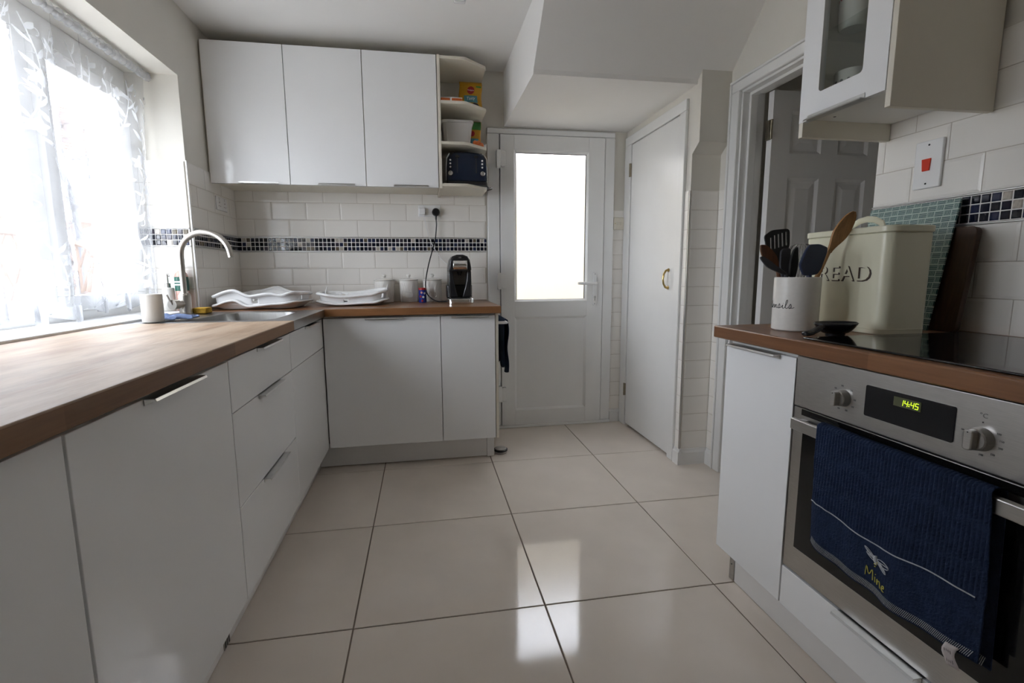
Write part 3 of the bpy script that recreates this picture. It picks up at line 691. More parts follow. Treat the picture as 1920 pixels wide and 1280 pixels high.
# wall cabinet with glazed door on the right wall
wcab = thing('glazed_wall_cabinet', (2.50, -1.90, 1.50), 'cream wall cabinet with white glazed door holding mugs', 'wall cabinet')
WA, WBn, WXF = -1.7425, -2.0525, 2.323
obj('side_panel', B(WXF+.002, XR-.011, WA-.016, WA, 1.498, 2.22), m_cream, wcab, bevel=.001)
obj('side_panel', B(WXF+.002, XR-.011, WBn, WBn+.016, 1.498, 2.22), m_cream, wcab, bevel=.001)
obj('bottom_board', B(WXF+.022, XR-.011, WBn+.0165, WA-.0165, 1.552, 1.568), m_carc, wcab, smooth=0)
obj('top_board', B(WXF+.022, XR-.011, WBn+.0165, WA-.0165, 2.204, 2.22), m_carc, wcab, smooth=0)
m_inside = mat('grey_cabinet_inside', (.62, .62, .60), .6)
obj('back_board', B(XR-.018, XR-.012, WBn+.0165, WA-.0165, 1.568, 2.204), m_inside, wcab, smooth=0)
obj('glass_shelf', B(WXF+.03, XR-.02, WBn+.0165, WA-.0165, 1.793, 1.799), m_cabpane, wcab, smooth=0)
for yy, xx in ((-1.80, 2.40), (-1.99, 2.44)):
    obj('screw_hole', G().lathe((xx, yy, 1.5515), [(.004, -.0004), (.004, .0002)], 10), m_hole, wcab)
def glazed_door():
    a, b = WBn+.0168, WA-.0015; z0, z1 = 1.543, 2.222; x0, x1 = WXF, WXF+.019
    pa, pb, q0, q1 = -1.963, -1.8135, 1.616, 2.15
    bm = bmesh.new(); outer = [(a, z0), (b, z0), (b, z1), (a, z1)]; inner = rrect(pa, pb, q0, q1, .012, 5)
    def fill(x):
        ov = [bm.verts.new((x, y, z)) for y, z in outer]; iv = [bm.verts.new((x, y, z)) for y, z in inner]
        ed = [bm.edges.new((ov[i], ov[(i+1) % 4])) for i in range(4)]+[bm.edges.new((iv[i], iv[(i+1) % len(iv)])) for i in range(len(iv))]
        bmesh.ops.triangle_fill(bm, edges=ed, use_beauty=True); return ov, iv
    o1, i1 = fill(x0); o2, i2 = fill(x1)
    for A, C in ((o1, o2), (i1, i2)):
        for k in range(len(A)): bm.faces.new((A[k], A[(k+1) % len(A)], C[(k+1) % len(A)], C[k]))
    bmesh.ops.recalc_face_normals(bm, faces=bm.faces); bm.verts.index_update()
    g = G(); g.v = [tuple(v.co) for v in bm.verts]; g.f = [tuple(x.index for x in f.verts) for f in bm.faces]; bm.free()
    d = obj('door', g, m_white, wcab, recalc=False)
    obj('pane', B(WXF+.009, WXF+.013, pa-.006, pb+.006, q0-.006, q1+.006), m_cabpane, d, smooth=0)
    prof = [(.001, 0), (.001, .014), (.0025, .014), (.0025, .0015), (.016, .0015), (.018, -.003), (.0165, -.0038), (.0145, -.0008), (-.018, -.0008), (-.018, 0)]
    obj('handle', G().prism([(WXF-p, z0+q) for p, q in prof], 'y', -1.978, -1.78), m_alu, d, smooth=0)
glazed_door()

# ================================================================== oven and hob
OA, OB = -2.084, -2.678
ov = thing('built_in_oven', (2.35, (OA+OB)/2, .26), 'stainless steel built-in oven with black glass door and two knobs', 'oven')
obj('oven_body', B(XRF+.022, XR-.05, OB+.01, OA-.01, .262, ZWB-.002), m_blackm, ov, smooth=0)
cp = obj('control_panel', B(XRF, XRF+.021, OB, OA, .7195, ZWB-.004), m_steel, ov, bevel=.002)
dispg = obj('display_panel', G().prism(rrect(-2.470, -2.287, .752, .8215, .004), 'x', XRF-.0015, XRF+.001), m_panel, cp, smooth=0)
obj('display_window', B(XRF-.0022, XRF-.0014, -2.4075, -2.352, .793, .8125), m_disp, dispg, smooth=0)
def seg(ch):
    on = {'1': 'bc', '4': 'fgbc', '5': 'afgcd'}[ch]; w_, h_ = 1.0, 2.0; t = .16
    S = {'a': (0, 2, 1, 2), 'b': (1, 1, 1, 2), 'c': (1, 0, 1, 1), 'd': (0, 0, 1, 0), 'e': (0, 0, 0, 1), 'f': (0, 1, 0, 2), 'g': (0, 1, 1, 1)}
    return [S[k] for k in on]
gseg = G(); s_ = .0058
def addseg(y0, z0):
    pass
yy = -2.3660
for chn in '14:45':
    zb = .7968
    if chn == ':':
        for dz in (.35, 1.0):
            q = B(XRF-.003, XRF-.0021, yy-.0010, yy+.0006, zb+s_*dz-.0008, zb+s_*dz+.0008); gseg.add(q.v, q.f)
        yy -= .0030; continue
    for (ax, az, bx_, bz) in seg(chn):
        sk_ = .12
        p0 = (XRF-.0026, yy-s_*(ax+sk_*az), zb+s_*az); p1 = (XRF-.0026, yy-s_*(bx_+sk_*bz), zb+s_*bz)
        gseg.tube([p0, p1], .00055, 4)
    yy -= s_*1.55
    if chn == '4' and yy > -2.385: yy -= .0005
obj('time_digits', gseg, m_seg, dispg, smooth=0, label='glowing yellow-green clock digits', kind='stuff')
def knob(y, z, r):
    k = obj('knob', G().lathe((XRF, y, z), [(r+.001, 0), (r+.001, -.003), (r, -.005), (r*.95, -.016), (r*.86, -.018)], 32, 'x'), m_steel, cp)
    g = G().prism(rrect(y-.0075, y+.0075, z-r*.90, z+r*.90, .006), 'x', XRF-.031, XRF-.012)
    obj('grip', g, m_steel, k, bevel=.002)
    obj('pointer', G().lathe((XRF-.0310, y, z+r*.70), [(.0012, -.0004), (.0012, .0002)], 8, 'x'), m_blackm, k)
knob(-2.231, .776, .0195); knob(-2.513, .776, .0205)
m_dial = mat('grey_dial_print', (.16, .16, .155), .5, var=.05)
mr = lambda y, z: frame_mw((XRF-.0004, y, z), (0, -1, 0), (0, 0, 1))
text_mesh('celsius_mark', '°C', .012, m_dial, cp, mr(-2.513, .818), .0002)
obj('dial_dot', G().lathe((XRF, -2.513, .806), [(.0014, -.0005), (.0014, .0002)], 8, 'x'), m_ink, cp)
for lab, a in (('50', -75), ('100', 55), ('150', 80), ('200', 105), ('230', 140), ('250', 175)):
    aa = math.radians(a); text_mesh('dial_number', lab, .0048, m_dial, cp, mr(-2.513-.031*math.sin(aa), .776+.029*math.cos(aa)), .0002)
for a in (-50, -10, 40, 85, 120, 160, 200):
    aa = math.radians(a); obj('dial_symbol', B(XRF-.0004, XRF+.0002, -2.231-.030*math.sin(aa)-.003, -2.231-.030*math.sin(aa)+.003, .776+.029*math.cos(aa)-.002, .776+.029*math.cos(aa)+.002), m_screw, cp, smooth=0)
odr = obj('oven_door', B(XRF+.002, XRF+.021, OB, OA, .262, .7165), m_steel, ov, bevel=.002)
obj('door_window', B(XRF-.0005, XRF+.003, OB+.0, OA-.036, .334, .655), m_oglass, odr, smooth=0)
obj('door_top_glass', B(XRF-.0005, XRF+.003, OB+.0, OA-.028, .6995, .7150), m_oglass, odr, smooth=0)
hb = obj('door_handle', G().prism([(XRF-.026, .664), (XRF-.034, .667), (XRF-.034, .694), (XRF-.026, .697), (XRF-.023, .695), (XRF-.023, .666)], 'y', OB+.03, OA-.030), m_steel, odr, bevel=.002)
for y in (OA-.040, OB+.045): obj('handle_bracket', B(XRF-.024, XRF+.003, y-.009, y+.009, .667, .690), m_steel, hb, bevel=.002)
dr = thing('base_cabinet', (2.3, (OA+OB)/2, BOTD), 'low white cabinet with pull-out drawer under the oven', 'cabinet')
df = obj('drawer_front', B(XRF, XRF+T, OB, OA-.0015, BOTD, .2575), m_white, dr, bevel=.001)
obj('drawer_box', B(XRF+T+.001, XR-.05, OB+.02, OA-.02, BOTD+.01, .25), m_carc, dr, smooth=0)
tab_handle(df, '-x', XRF, -2.468, -2.270, .2585)
obj('hob', B(2.090, 2.600, -2.672, -2.086, ZW+.0005, ZW+.0055), m_hob, bevel=.002, label='black glass ceramic hob set on the dark worktop', cat='hob')
# ================================================================== net curtain
CY0, CY1, CZ1 = -2.13, -.60, 1.985
def cphi(y): return y*34+1.5*math.sin(y*5.1)+.6*math.sin(y*13+1)
def cx_at(y, z):
    k = (CZ1-z)/1.08
    return -.130-.016*k+(.010+.022*k)*math.sin(cphi(y))+.006*k*math.sin(y*83+2)
def cbot(y): return .955-.036*abs(math.sin((y+.08)*PI/.175))**.6+.012*math.sin(y*11)
def cpt(y, z, off=0.0):
    k = min(1., max(0., (CZ1-z)/1.08)); e = max(0, (y+.78)/.18)
    yy = y-.09*k*e*e+(.010+.018*k)*math.sin(2*cphi(y)+.8)*(1-min(1, e*e*1.2))
    return (cx_at(y, z)+off, yy, z)
cu = thing('net_curtain', (-.13, -1.5, .91), 'white floral lace net curtain gathered on a rod across the window', 'curtain')
def curtain():
    nu, nv = 380, 40
    def F(u, v):
        y = CY0+(CY1-CY0)*u; zb = cbot(y); return cpt(y, zb+(CZ1-zb)*v)
    obj('net', G().grid(F, nu, nv), m_net, cu, recalc=False, smooth=180)
    def H(u, v):
        y = CY0+(CY1-CY0)*u; zb = cbot(y); return cpt(y, zb+(.055+.01*math.sin(y*60))*v, .0015)
    obj('hem_band', G().grid(H, nu, 4), m_hem, cu, recalc=False, smooth=180)
    def T_(u, v):
        y = CY0+(CY1-CY0)*u; k = math.sin(y*260)*.004+math.sin(y*140)*.003
        a = v*2*PI; return (-.118+(.012+k)*math.cos(a), y, CZ1-.004+(.016+k)*math.sin(a))
    obj('gathered_heading', G().grid(T_, 300, 9), m_hem, cu, recalc=False, smooth=180)
    rnd = random.Random(5); g = G()
    def leaf(y, z, ang, L, W):
        c, s = math.cos(ang), math.sin(ang); n = 6; pts = []
        for k in range(n+1):
            t = k/n; w_ = W*math.sin(PI*t)**.8*(1-.35*t); pts.append((t*L, w_))
        for k in range(n):
            (a, wa), (b, wb_) = pts[k], pts[k+1]; q = []
            for (px, pw) in ((a, -wa), (b, -wb_), (b, wb_), (a, wa)):
                q.append(cpt(min(max(y+px*c-pw*s, CY0), CY1), max(z+px*s+pw*c, cbot(y)+.004), .002))
            g.add(q, [(0, 1, 2, 3)])
    def stem(pts, w_=.0016):
        for (a, b) in zip(pts, pts[1:]):
            dx, dz = b[0]-a[0], b[1]-a[1]; l = math.hypot(dx, dz) or 1; nx, nz = -dz/l*w_, dx/l*w_
            g.add([cpt(a[0]-nx, a[1]-nz, .002), cpt(b[0]-nx, b[1]-nz, .002), cpt(b[0]+nx, b[1]+nz, .002), cpt(a[0]+nx, a[1]+nz, .002)], [(0, 1, 2, 3)])
    y = CY1-.06
    while y > CY0+.06:
        z = .99; ph = rnd.uniform(0, 6); path = []; side = 1
        while z < 1.93:
            path.append((y+.035*math.sin(z*9+ph), z)); z += .02
        stem(path)
        for k in range(2, len(path)-2, 2):
            p = path[k]; side = -side
            leaf(p[0], p[1], PI/2-side*rnd.uniform(.5, 1.1), rnd.uniform(.030, .070), rnd.uniform(.005, .011))
            if rnd.random() < .16:      # blossom
                cx_, cz_ = p[0]+side*rnd.uniform(.03, .045), p[1]+rnd.uniform(-.02, .02)
                for q in range(5): leaf(cx_, cz_, q*2*PI/5+rnd.random()*.3, .030, .011)
            elif rnd.random() < .35:     # curl
                r_ = rnd.uniform(.018, .03); stem([(p[0]+side*(r_-r_*math.cos(t/8*4.6)*(1-t/14)), p[1]+r_*math.sin(t/8*4.6)*(1-t/14)) for t in range(9)])
        y -= rnd.uniform(.055, .080)
    yy = CY0+.02                         # fan veins along the scalloped foot
    while yy < CY1-.02:
        zc = cbot(yy)+.008
        for q in range(7): stem([(yy, zc), (yy+.035*math.cos(.35+q*.4), zc+.06*math.sin(.35+q*.4))], .001)
        yy += .045
    obj('lace_motifs', g, m_motif, cu, recalc=False, smooth=0, kind='stuff')
curtain()
obj('curtain_rod', G().tube([(-.118, WY0+.004, CZ1-.004), (-.118, WY1-.0035, CZ1-.004)], .007, 10), m_plast, label='thin white tension rod across the top of the window', cat='rod')

# ================================================================== things on the window side
obj('white_candle_jar', G().lathe((.082, -1.158, ZW), [(.033, 0), (.036, .003), (.036, .106), (.0335, .109), (.031, .107), (.031, .09)], 36), m_ceram, label='plain white ceramic jar at the edge of the sink', cat='jar')
def crumple():
    rnd = random.Random(2); g = G(); n = 26
    def h(u, v):
        a = math.sin(u*9+2*math.sin(v*6))*.5+math.sin(v*13+u*5)*.35+math.sin((u+v)*19)*.25
        e = min(u, 1-u, v, 1-v)*5; return max(.0, (.009+.011*a)*min(1, e+.25))
    def top(u, v):
        s_ = .012*math.sin(v*11)+.006*math.sin(u*17); return (.052+.135*u+s_, -1.114+.100*v+.012*math.sin(u*9), ZW+.001+max(0, h(u, v))+.003)
    g.grid(top, n, n)
    return g
obj('dish_cloth', crumple(), m_cloth, recalc=False, smooth=60, solid=.003, label='crumpled blue dish cloth on the sink edge', cat='cloth')
obj('sponge', G().prism(rrect(.045, .105, -.785+.02, -.69, .008), 'z', ZW+.0005, ZW+.026), m_sponge, bevel=.003, label='yellow washing-up sponge beside the tap', cat='sponge')
sd = thing('soap_dispenser', (-.100, -.650, .905), 'white soap dispenser with steel pump on the window sill', 'dispenser')
obj('bottle', G().lathe((-.100, -.650, .905), [(.023, 0), (.0255, .003), (.0255, .104), (.022, .110), (.012, .112)], 28), m_ceram, sd)
pmp = obj('pump', G().lathe((-.100, -.650, .905), [(.012, .112), (.012, .132), (.005, .134), (.005, .168), (.009, .169), (.009, .178)], 18), m_steel, sd)
obj('nozzle', G().tube([(-.100, -.650, 1.079), (-.078, -.680, 1.077), (-.074, -.686, 1.070)], .0035, 8), m_steel, pmp)
m_liq = mat('peach_soap', (.80, .50, .42), .15, var=.03, trans=.3)
m_lab = mat('dark_green_label', (.01, .10, .07), .4, var=.2, vscale=60)
sb_ = thing('soap_bottle', (-.046, -.632, .905), 'clear soap bottle with dark green label behind the tap', 'bottle')
obj('bottle', G().lathe((-.046, -.632, .905), [(.026, 0), (.029, .004), (.029, .165), (.024, .180), (.012, .190), (.012, .2)], 28), m_liq, sb_)
obj('label', G().lathe((-.046, -.632, .905), [(.0296, .095), (.0296, .162)], 28, caps=False), m_lab, sb_)
for k, zz in enumerate((1.040, 1.026)):
    obj('label_mark', B(-.068+.004*k, -.040, -.6625, -.6610, zz, zz+.007), m_plast, sb_, smooth=0)
obj('cap', G().lathe((-.046, -.632, .905), [(.013, .192), (.013, .207), (.006, .208), (.006, .217), (.012, .218), (.012, .226)], 16).box(-.078, -.046, -.636, -.628, 1.122, 1.130), m_plast, sb_)

# ================================================================== dish racks
def lerp_tab(tab, u):
    for (a, va), (b, vb) in zip(tab, tab[1:]):
        if u <= b:
            t = (u-a)/(b-a) if b > a else 0; t = t*t*(3-2*t); return va+(vb-va)*t
    return tab[-1][1]
def dish_rack(label, x0, x1, y0, y1, top_f, top_r, low_f, post=False):
    r = thing('dish_rack', ((x0+x1)/2, (y0+y1)/2, ZW), label, 'dish rack')
    cx_, cy_ = (x0+x1)/2, (y0+y1)/2; a_, b_ = (x1-x0)/2, (y1-y0)/2; N = 160
    def loop(inset):
        pts = rrect(x0+inset, x1-inset, y0+inset, y1-inset, .075-inset*.6, 10); pts = pts+[pts[0]]
        seg_ = [math.dist(p, q) for p, q in zip(pts, pts[1:])]; tot = sum(seg_)
        return pts, seg_, tot
    LC = {}
    def P(t, inset):
        k = round(inset, 4)
        if k not in LC: LC[k] = loop(k)
        pts, sg, tot = LC[k]; d = (t % 1.0)*tot
        for (p, q), l in zip(zip(pts, pts[1:]), sg):
            if d <= l: return (p[0]+(q[0]-p[0])*d/max(l, 1e-9), p[1]+(q[1]-p[1])*d/max(l, 1e-9))
            d -= l
        return pts[0]
    def hz(p, f, rtab):
        u = (p[0]-x0)/(x1-x0); v = (p[1]-y0)/(y1-y0); return lerp_tab(f, u)*(1-v)+lerp_tab(rtab, u)*v
    def top(t): p = P(t, .010); return (p[0], p[1], hz(p, top_f, top_r)-.004)
    def low(t):
        p = P(t, .008); return (p[0], p[1], hz(p, low_f, [(0, .925), (1, .925)]))
    obj('upper_rim', G().tube([top(k/N) for k in range(N)], .0105, 10, closed=True, flat=.8), m_plast, r)
    obj('lower_rim', G().tube([low(k/N) for k in range(N)], .0095, 10, closed=True, flat=.75), m_plast, r)
    def wall(u, v):
        p = P(u, .018+.006*(1-v)); lo_, hi_ = low(u)[2], top(u)[2]; return (p[0], p[1], lo_+(hi_-lo_)*v)
    def slot(i, j): return j in (1, 2) and (i % 32) in (10, 11, 12)
    obj('basket_wall', G().grid(wall, N, 5, True, slot), m_plast, r, recalc=False, solid=.003, smooth=60)
    def tray(u, v):
        p = P(u, .014+.030*(1-v)); return (p[0], p[1], ZW+.0045+(low(u)[2]-ZW-.006)*v)
    g = G().grid(tray, N, 4, True); g.f.append(tuple(range(N)))
    obj('drip_tray', g, m_plast, r, recalc=False, solid=.003, smooth=60)
    def floor_(u, v): p = P(u, .022); k = .12+.88*v; return (cx_+(p[0]-cx_)*k, cy_+(p[1]-cy_)*k, .926)
    obj('basket_floor', G().grid(floor_, N, 4, True, lambda i, j: i % 8 == 0 and j == 1), m_plast, r, recalc=False, solid=.003, smooth=0)
    for k in range(7):
        x = x0+.08+(x1-x0-.16)*k/6
        obj('plate_prong', G().tube([(x, cy_+b_*.35, .934), (x, cy_+b_*.37, .968)], [.004, .0025], 6), m_plast, r)
        obj('plate_prong', G().tube([(x, cy_-b_*.25, .934), (x, cy_-b_*.23, .962)], [.004, .0025], 6), m_plast, r)
    if post:
        for (px, py, h) in ((x0+.035, y1-.12, 1.000), (x1-.012, y0+.15, 1.012)):
            obj('end_post', G().tube([(px, py, .935), (px+.004, py, .98), (px+.010, py, h)], [.008, .006, .003], 8, flat=.6), m_plast, r)
dish_rack('white plastic dish rack with wavy rim in the corner behind the sink', .035, .478, -.585, -.20,
          [(0, .968), (.28, .999), (.46, .968), (.66, .980), (.80, .972), (.93, .987), (1, .978)], [(0, .965), (.3, .985), (.52, 1.005), (.72, .975), (1, .97)],
          [(0, .916), (.28, .945), (.44, .914), (.74, .924), (1, .936)])
dish_rack('white plastic dish rack with sagging rim in front of the canisters', .512, .905, -.425, -.150,
          [(0, .970), (.38, .952), (.75, .962), (.93, .976), (1, .980)], [(0, .974), (.4, .966), (1, .990)],
          [(0, .922), (.35, .908), (.8, .914), (1, .930)], True)

# ================================================================== back worktop
def canister(cx_, r, label):
    c = thing('canister', (cx_, -.078, ZW), label, 'canister', 'canisters on the back worktop')
    b = obj('jar', G().lathe((cx_, -.078, ZW), [(r*.90, 0), (r*.94, .003), (r*.97, .05), (r, .125), (r*1.0, .132), (r*.97, .134)], 40), m_ceram, c)
    for k in range(7):                   # raised scrollwork
        a0 = -PI/2+(k-3)*.36; pts = []
        for q in range(9):
            t = q/8; z = .018+.10*t; a = a0+.10*math.sin(t*9+k*1.3); rr_ = r*(.95+.05*t)+.0005
            pts.append((cx_+rr_*math.cos(a), -.078+rr_*math.sin(a), ZW+z))
        obj('relief', G().tube(pts, .0011, 6), m_ceram, b)
    pl = []
    for q in range(24):
        t = 2*PI*q/24; a = -PI/2+.45*math.copysign(abs(math.cos(t))**.5, math.cos(t)); z = .045+.016*math.copysign(abs(math.sin(t))**.5, math.sin(t)); pl.append((cx_+r*.975*math.cos(a), -.078+r*.975*math.sin(a), ZW+z))
    obj('relief_frame', G().tube(pl, .002, 6, closed=True), m_ceram, b)
    l = obj('lid', G().lathe((cx_, -.078, ZW+.135), [(r*.98, 0), (r*1.03, .002), (r*1.03, .006), (r*.8, .011), (r*.3, .015), (.006, .017), (.006, .021), (.0105, .024), (.013, .031), (.011, .038), (.004, .041)], 36), m_ceram, c)
canister(.868, .062, 'white ceramic canister with knob lid behind the end of the dish rack')
canister(1.020, .0575, 'white ceramic canister with knob lid standing clear between two others')
canister(1.168, .059, 'white ceramic canister with knob lid behind the black power cord')
m_tinb = mat('blue_tin', (.012, .03, .30), .3, var=.2, vscale=50)
tn = thing('spice_tub', (1.105, -.185, ZW), 'small blue tub with red lid and round dots', 'tub')
obj('tub_body', G().lathe((1.105, -.185, ZW), [(.022, 0), (.024, .002), (.024, .078)], 28), m_tinb, tn)
obj('lid', G().lathe((1.105, -.185, ZW), [(.0252, .078), (.0252, .089), (.022, .091)], 28), m_redl, tn)
m_dot = mat('pale_orange_dot', (.8, .42, .33), .4, var=.2)
for k, (da, zz, mm) in enumerate(((-.25, .062, m_dot), (.15, .035, m_plast), (-.1, .012, m_redl), (.5, .058, m_plast), (-.55, .038, m_redl))):
    a = -PI/2+da; n_ = Vector((math.cos(a), math.sin(a), 0)); p = Vector((1.105, -.185, ZW+zz))+n_*.0238
    obj('print_dot', G().tube([p, p+n_*.0009], .0068, 14), mm, tn)
# coffee machine
cm = thing('coffee_machine', (1.325, -.28, ZW), 'black pod coffee machine with chrome band and chrome base', 'coffee machine')
def coffee():
    x = 1.325
    def OV(w_, d0, d1, n=20):
        return rrect(x-w_, x+w_, d0, d1, .03, 6)
    obj('base_plate', G().prism(rrect(x-.0775, x+.0775, -.415, -.165, .035, 6), 'z', ZW, ZW+.031), m_chrome, cm, bevel=.003)
    obj('drip_grid', G().prism(rrect(x-.062, x+.062, -.402, -.27, .025, 6), 'z', ZW+.031, ZW+.037), m_black, cm, bevel=.002)
    obj('water_tank', G().prism(rrect(x-.0765, x+.0765, -.315, -.165, .02, 5), 'z', ZW+.032, 1.006), m_black, cm, bevel=.006)
    out = [(x-.066, .93), (x-.067, 1.02), (x-.066, 1.105), (x-.058, 1.150), (x-.044, 1.172), (x-.018, 1.181), (x+.018, 1.181), (x+.044, 1.172), (x+.058, 1.150), (x+.066, 1.105), (x+.067, 1.02), (x+.066, .93)]
    bd = obj('body', G().prism(out, 'y', -.275, -.170), m_black, cm, bevel=.010, seg=3)
    head = [(x-.066, 1.085), (x-.066, 1.105), (x-.058, 1.150), (x-.044, 1.172), (x-.018, 1.181), (x+.018, 1.181), (x+.044, 1.172), (x+.058, 1.150), (x+.066, 1.105), (x+.066, 1.085)]
    hd_ = obj('head', G().prism(head, 'y', -.390, -.272), m_black, cm, bevel=.010, seg=3)
    def band(u, v):
        a = (u-.5)*1.5; return (x+.0405*math.sin(a)/math.sin(.75), -.390-.010*math.cos(a)+.004, 1.096+.05*v)
    obj('chrome_band', G().grid(band, 14, 3), m_chrome, hd_, recalc=False, smooth=60, solid=.004)
    obj('badge', G().prism(rrect(x-.008, x+.008, 1.160, 1.169, .004), 'y', -.3925, -.388), m_screw, hd_)
    for s in (-1, 1):                    # arms curving down to the base, V-shaped opening between
        arm = [(x+s*.066, 1.09), (x+s*.067, 1.02), (x+s*.064, .934), (x+s*.012, .934), (x+s*.022, .97), (x+s*.037, 1.03), (x+s*.042, 1.088)]
        obj('side_arm', G().prism(arm, 'y', -.372, -.270), m_black, cm, bevel=.006, seg=2)
    obj('recess_panel', G().prism([(x-.043, 1.088), (x+.043, 1.088), (x+.036, 1.03), (x+.012, .936), (x-.012, .936), (x-.036, 1.03)], 'y', -.300, -.276), mat('grey_recess', (.20, .19, .175), .35, var=.15), cm, smooth=0)
    obj('pod_spout', G().lathe((x, -.335, 1.062), [(.008, 0), (.012, .012), (.016, .026)], 16), m_black, cm)
    obj('status_light', G().lathe((x, -.302, 1.079), [(.004, .002), (.004, -.003)], 10, 'y'), m_plast, cm)
coffee()
# wall sockets
def socket(name, plane, const, u, z, label):
    """two-gang socket; u = centre along the wall"""
    w_, h_ = .0705, .0365
    def bx(a, b, c, d, e, f):
        if plane == 'back': return B(u+a, u+b, const-f, const-e, z+c, z+d)
        return B(const+e, const+f, u+a, u+b, z+c, z+d)
    loc = (u, const, z-h_) if plane == 'back' else (const, u, z-h_)
    s = thing(name, loc, label, 'socket')
    p = obj('plate', bx(-w_, w_, -h_, h_, .0070, .0155), m_plast, s, bevel=.003)
    for c in (-.035, .035):
        obj('rocker', bx(c-.006 if c < 0 else c-.004, c+.006, .016, .031, .0155, .018), m_plast, p, bevel=.001)
        for (a, b, cc, dd) in ((-.003, .003, .002, .009), (-.0135, -.007, -.016, -.012), (.007, .0135, -.016, -.012)):
            obj('pin_hole', bx(c+a, c+b, cc, dd, .0153, .0158), m_hole, p, smooth=0)
    return s
socket('double_socket', 'back', 0, 1.164, 1.4725, 'white double wall socket with a black plug above the mosaic band')
socket('double_socket', 'left', 0, -.228, 1.466, 'white double wall socket on the tiled side wall under the wall cabinet')
pg = thing('power_plug', (1.204, -.030, 1.44), 'black plug and cord running from the wall socket to the coffee machine', 'plug')
obj('plug_body', G().lathe((1.204, 0, 1.463), [(.0245, -.0185), (.0255, -.022), (.0245, -.040), (.019, -.048)], 24, 'y'), m_black, pg)
obj('strain_relief', G().tube([(1.204, -.034, 1.442), (1.204, -.034, 1.415)], [.007, .005], 10), m_black, pg)
obj('cord', G().tube(smooth_path([(1.204, -.034, 1.420), (1.205, -.034, 1.375), (1.195, -.040, 1.29), (1.176, -.06, 1.225), (1.145, -.10, 1.118), (1.126, -.15, 1.022), (1.130, -.17, .960), (1.150, -.19, .927), (1.195, -.205, .903), (1.253, -.205, .901)]), .0038, 8), m_black, pg)
wpg = thing('white_plug', (1.116, -.025, 1.45), 'small white plug with thin white cable in the wall socket', 'plug')
obj('plug_body', G().prism(rrect(1.098, 1.138, 1.445, 1.487, .008), 'y', -.042, -.019), m_plast, wpg, bevel=.004)
obj('cord', G().tube(smooth_path([(1.125, -.032, 1.448), (1.135, -.030, 1.40), (1.155, -.022, 1.31), (1.180, -.020, 1.25), (1.207, -.020, 1.204), (1.240, -.024, 1.157), (1.275, -.05, 1.125), (1.300, -.12, 1.09), (1.305, -.164, 1.05)]), .0022, 6), m_plast, wpg)
fs = thing('fused_switch', (2.453, -.012, 1.36), 'cream fused switch plate beside the back door', 'switch')
fp = obj('plate', B(2.412, 2.498, -.019, -.0075, 1.362, 1.446), m_cream, fs, bevel=.004)
for x in (2.444, 2.466): obj('rocker', B(x-.006, x+.006, -.0215, -.019, 1.394, 1.414), m_cream, fp, bevel=.001)
for x in (2.422, 2.488): obj('screw', G().lathe((x, -.019, 1.404), [(.003, .001), (.003, -.0008)], 8, 'y'), m_brass, fp)

# ================================================================== things on the corner shelves
ts = thing('toaster', (1.383, -.17, SHZ[0]), 'navy four-slice toaster with chrome knobs on the lowest corner shelf', 'toaster')
def toaster():
    x0, x1, y0, y1, z0, z1 = 1.262, 1.506, -.292, -.075, SHZ[0], 1.778
    prof = [(x0, z0+.022), (x0+.002, z0+.10), (x0+.006, z0+.150), (x0+.022, z0+.176), (x0+.05, z0+.186), ((x0+x1)/2, z0+.192), (x1-.05, z0+.186), (x1-.022, z0+.176), (x1-.006, z0+.150), (x1-.002, z0+.10), (x1, z0+.022)]
    b = obj('body', G().prism(prof, 'y', y0, y1), m_navy, ts, bevel=.012, seg=3)
    obj('base', G().prism(rrect(x0+.002, x1-.002, y0-.004, y1, .012), 'z', z0+.001, z0+.024), m_black, ts, bevel=.003)
    obj('edge_band', G().prism([(x0-.0015, z0+.03), (x0+.003, z0+.03), (x0+.005, z0+.15), (x0+.022, z0+.178), (x0+.018, z0+.181), (x0+.001, z0+.152)], 'y', y0+.010, y0+.016), m_chrome, b)
    obj('edge_band', G().prism([(x1+.0015, z0+.03), (x1-.003, z0+.03), (x1-.005, z0+.15), (x1-.022, z0+.178), (x1-.018, z0+.181), (x1-.001, z0+.152)], 'y', y0+.010, y0+.016), m_chrome, b)
    for x in (1.328, 1.438):
        obj('lever_slot', B(x-.0025, x+.0025, y0-.0006, y0+.002, z0+.07, z0+.172), m_blackm, b, smooth=0)
        obj('lever', B(x-.012, x+.012, y0-.014, y0+.001, z0+.155, z0+.166), m_black, b, bevel=.003)
    for x in (1.287, 1.474):
        k = obj('knob', G().lathe((x, y0, z0+.066), [(.0150, .001), (.0150, -.006), (.0135, -.014), (.012, -.0155)], 24, 'y'), m_chrome, b)
        obj('knob_mark', B(x-.001, x+.001, y0-.0165, y0-.015, z0+.068, z0+.077), m_blackm, k, smooth=0)
        for q in range(3): obj('button', G().lathe((x, y0, z0+.103+.019*q), [(.0052, .001), (.0052, -.003), (.004, -.004)], 14, 'y'), m_plast, b)
    for yy_ in (-.23, -.13): obj('bread_slot', B(1.29, 1.48, yy_-.012, yy_+.012, z0+.188, z0+.194), m_blackm, b, smooth=0)
    obj('cord', G().tube(smooth_path([(1.49, -.08, z0+.012), (1.525, -.12, z0+.004), (1.54, -.20, z0-.004), (1.535, -.26, z0-.008), (1.515, -.285, z0-.012), (1.50, -.275, z0+.001)]), .003, 6), m_black, ts)
toaster()
m_tub = bpy.data.materials.new('cloudy_plastic'); m_tub.use_nodes = True
_b = m_tub.node_tree.nodes['Principled BSDF']; _b.inputs['Base Color'].default_value = (.80, .77, .74, 1); _b.inputs['Roughness'].default_value = .35; _b.inputs['Transmission Weight'].default_value = .35
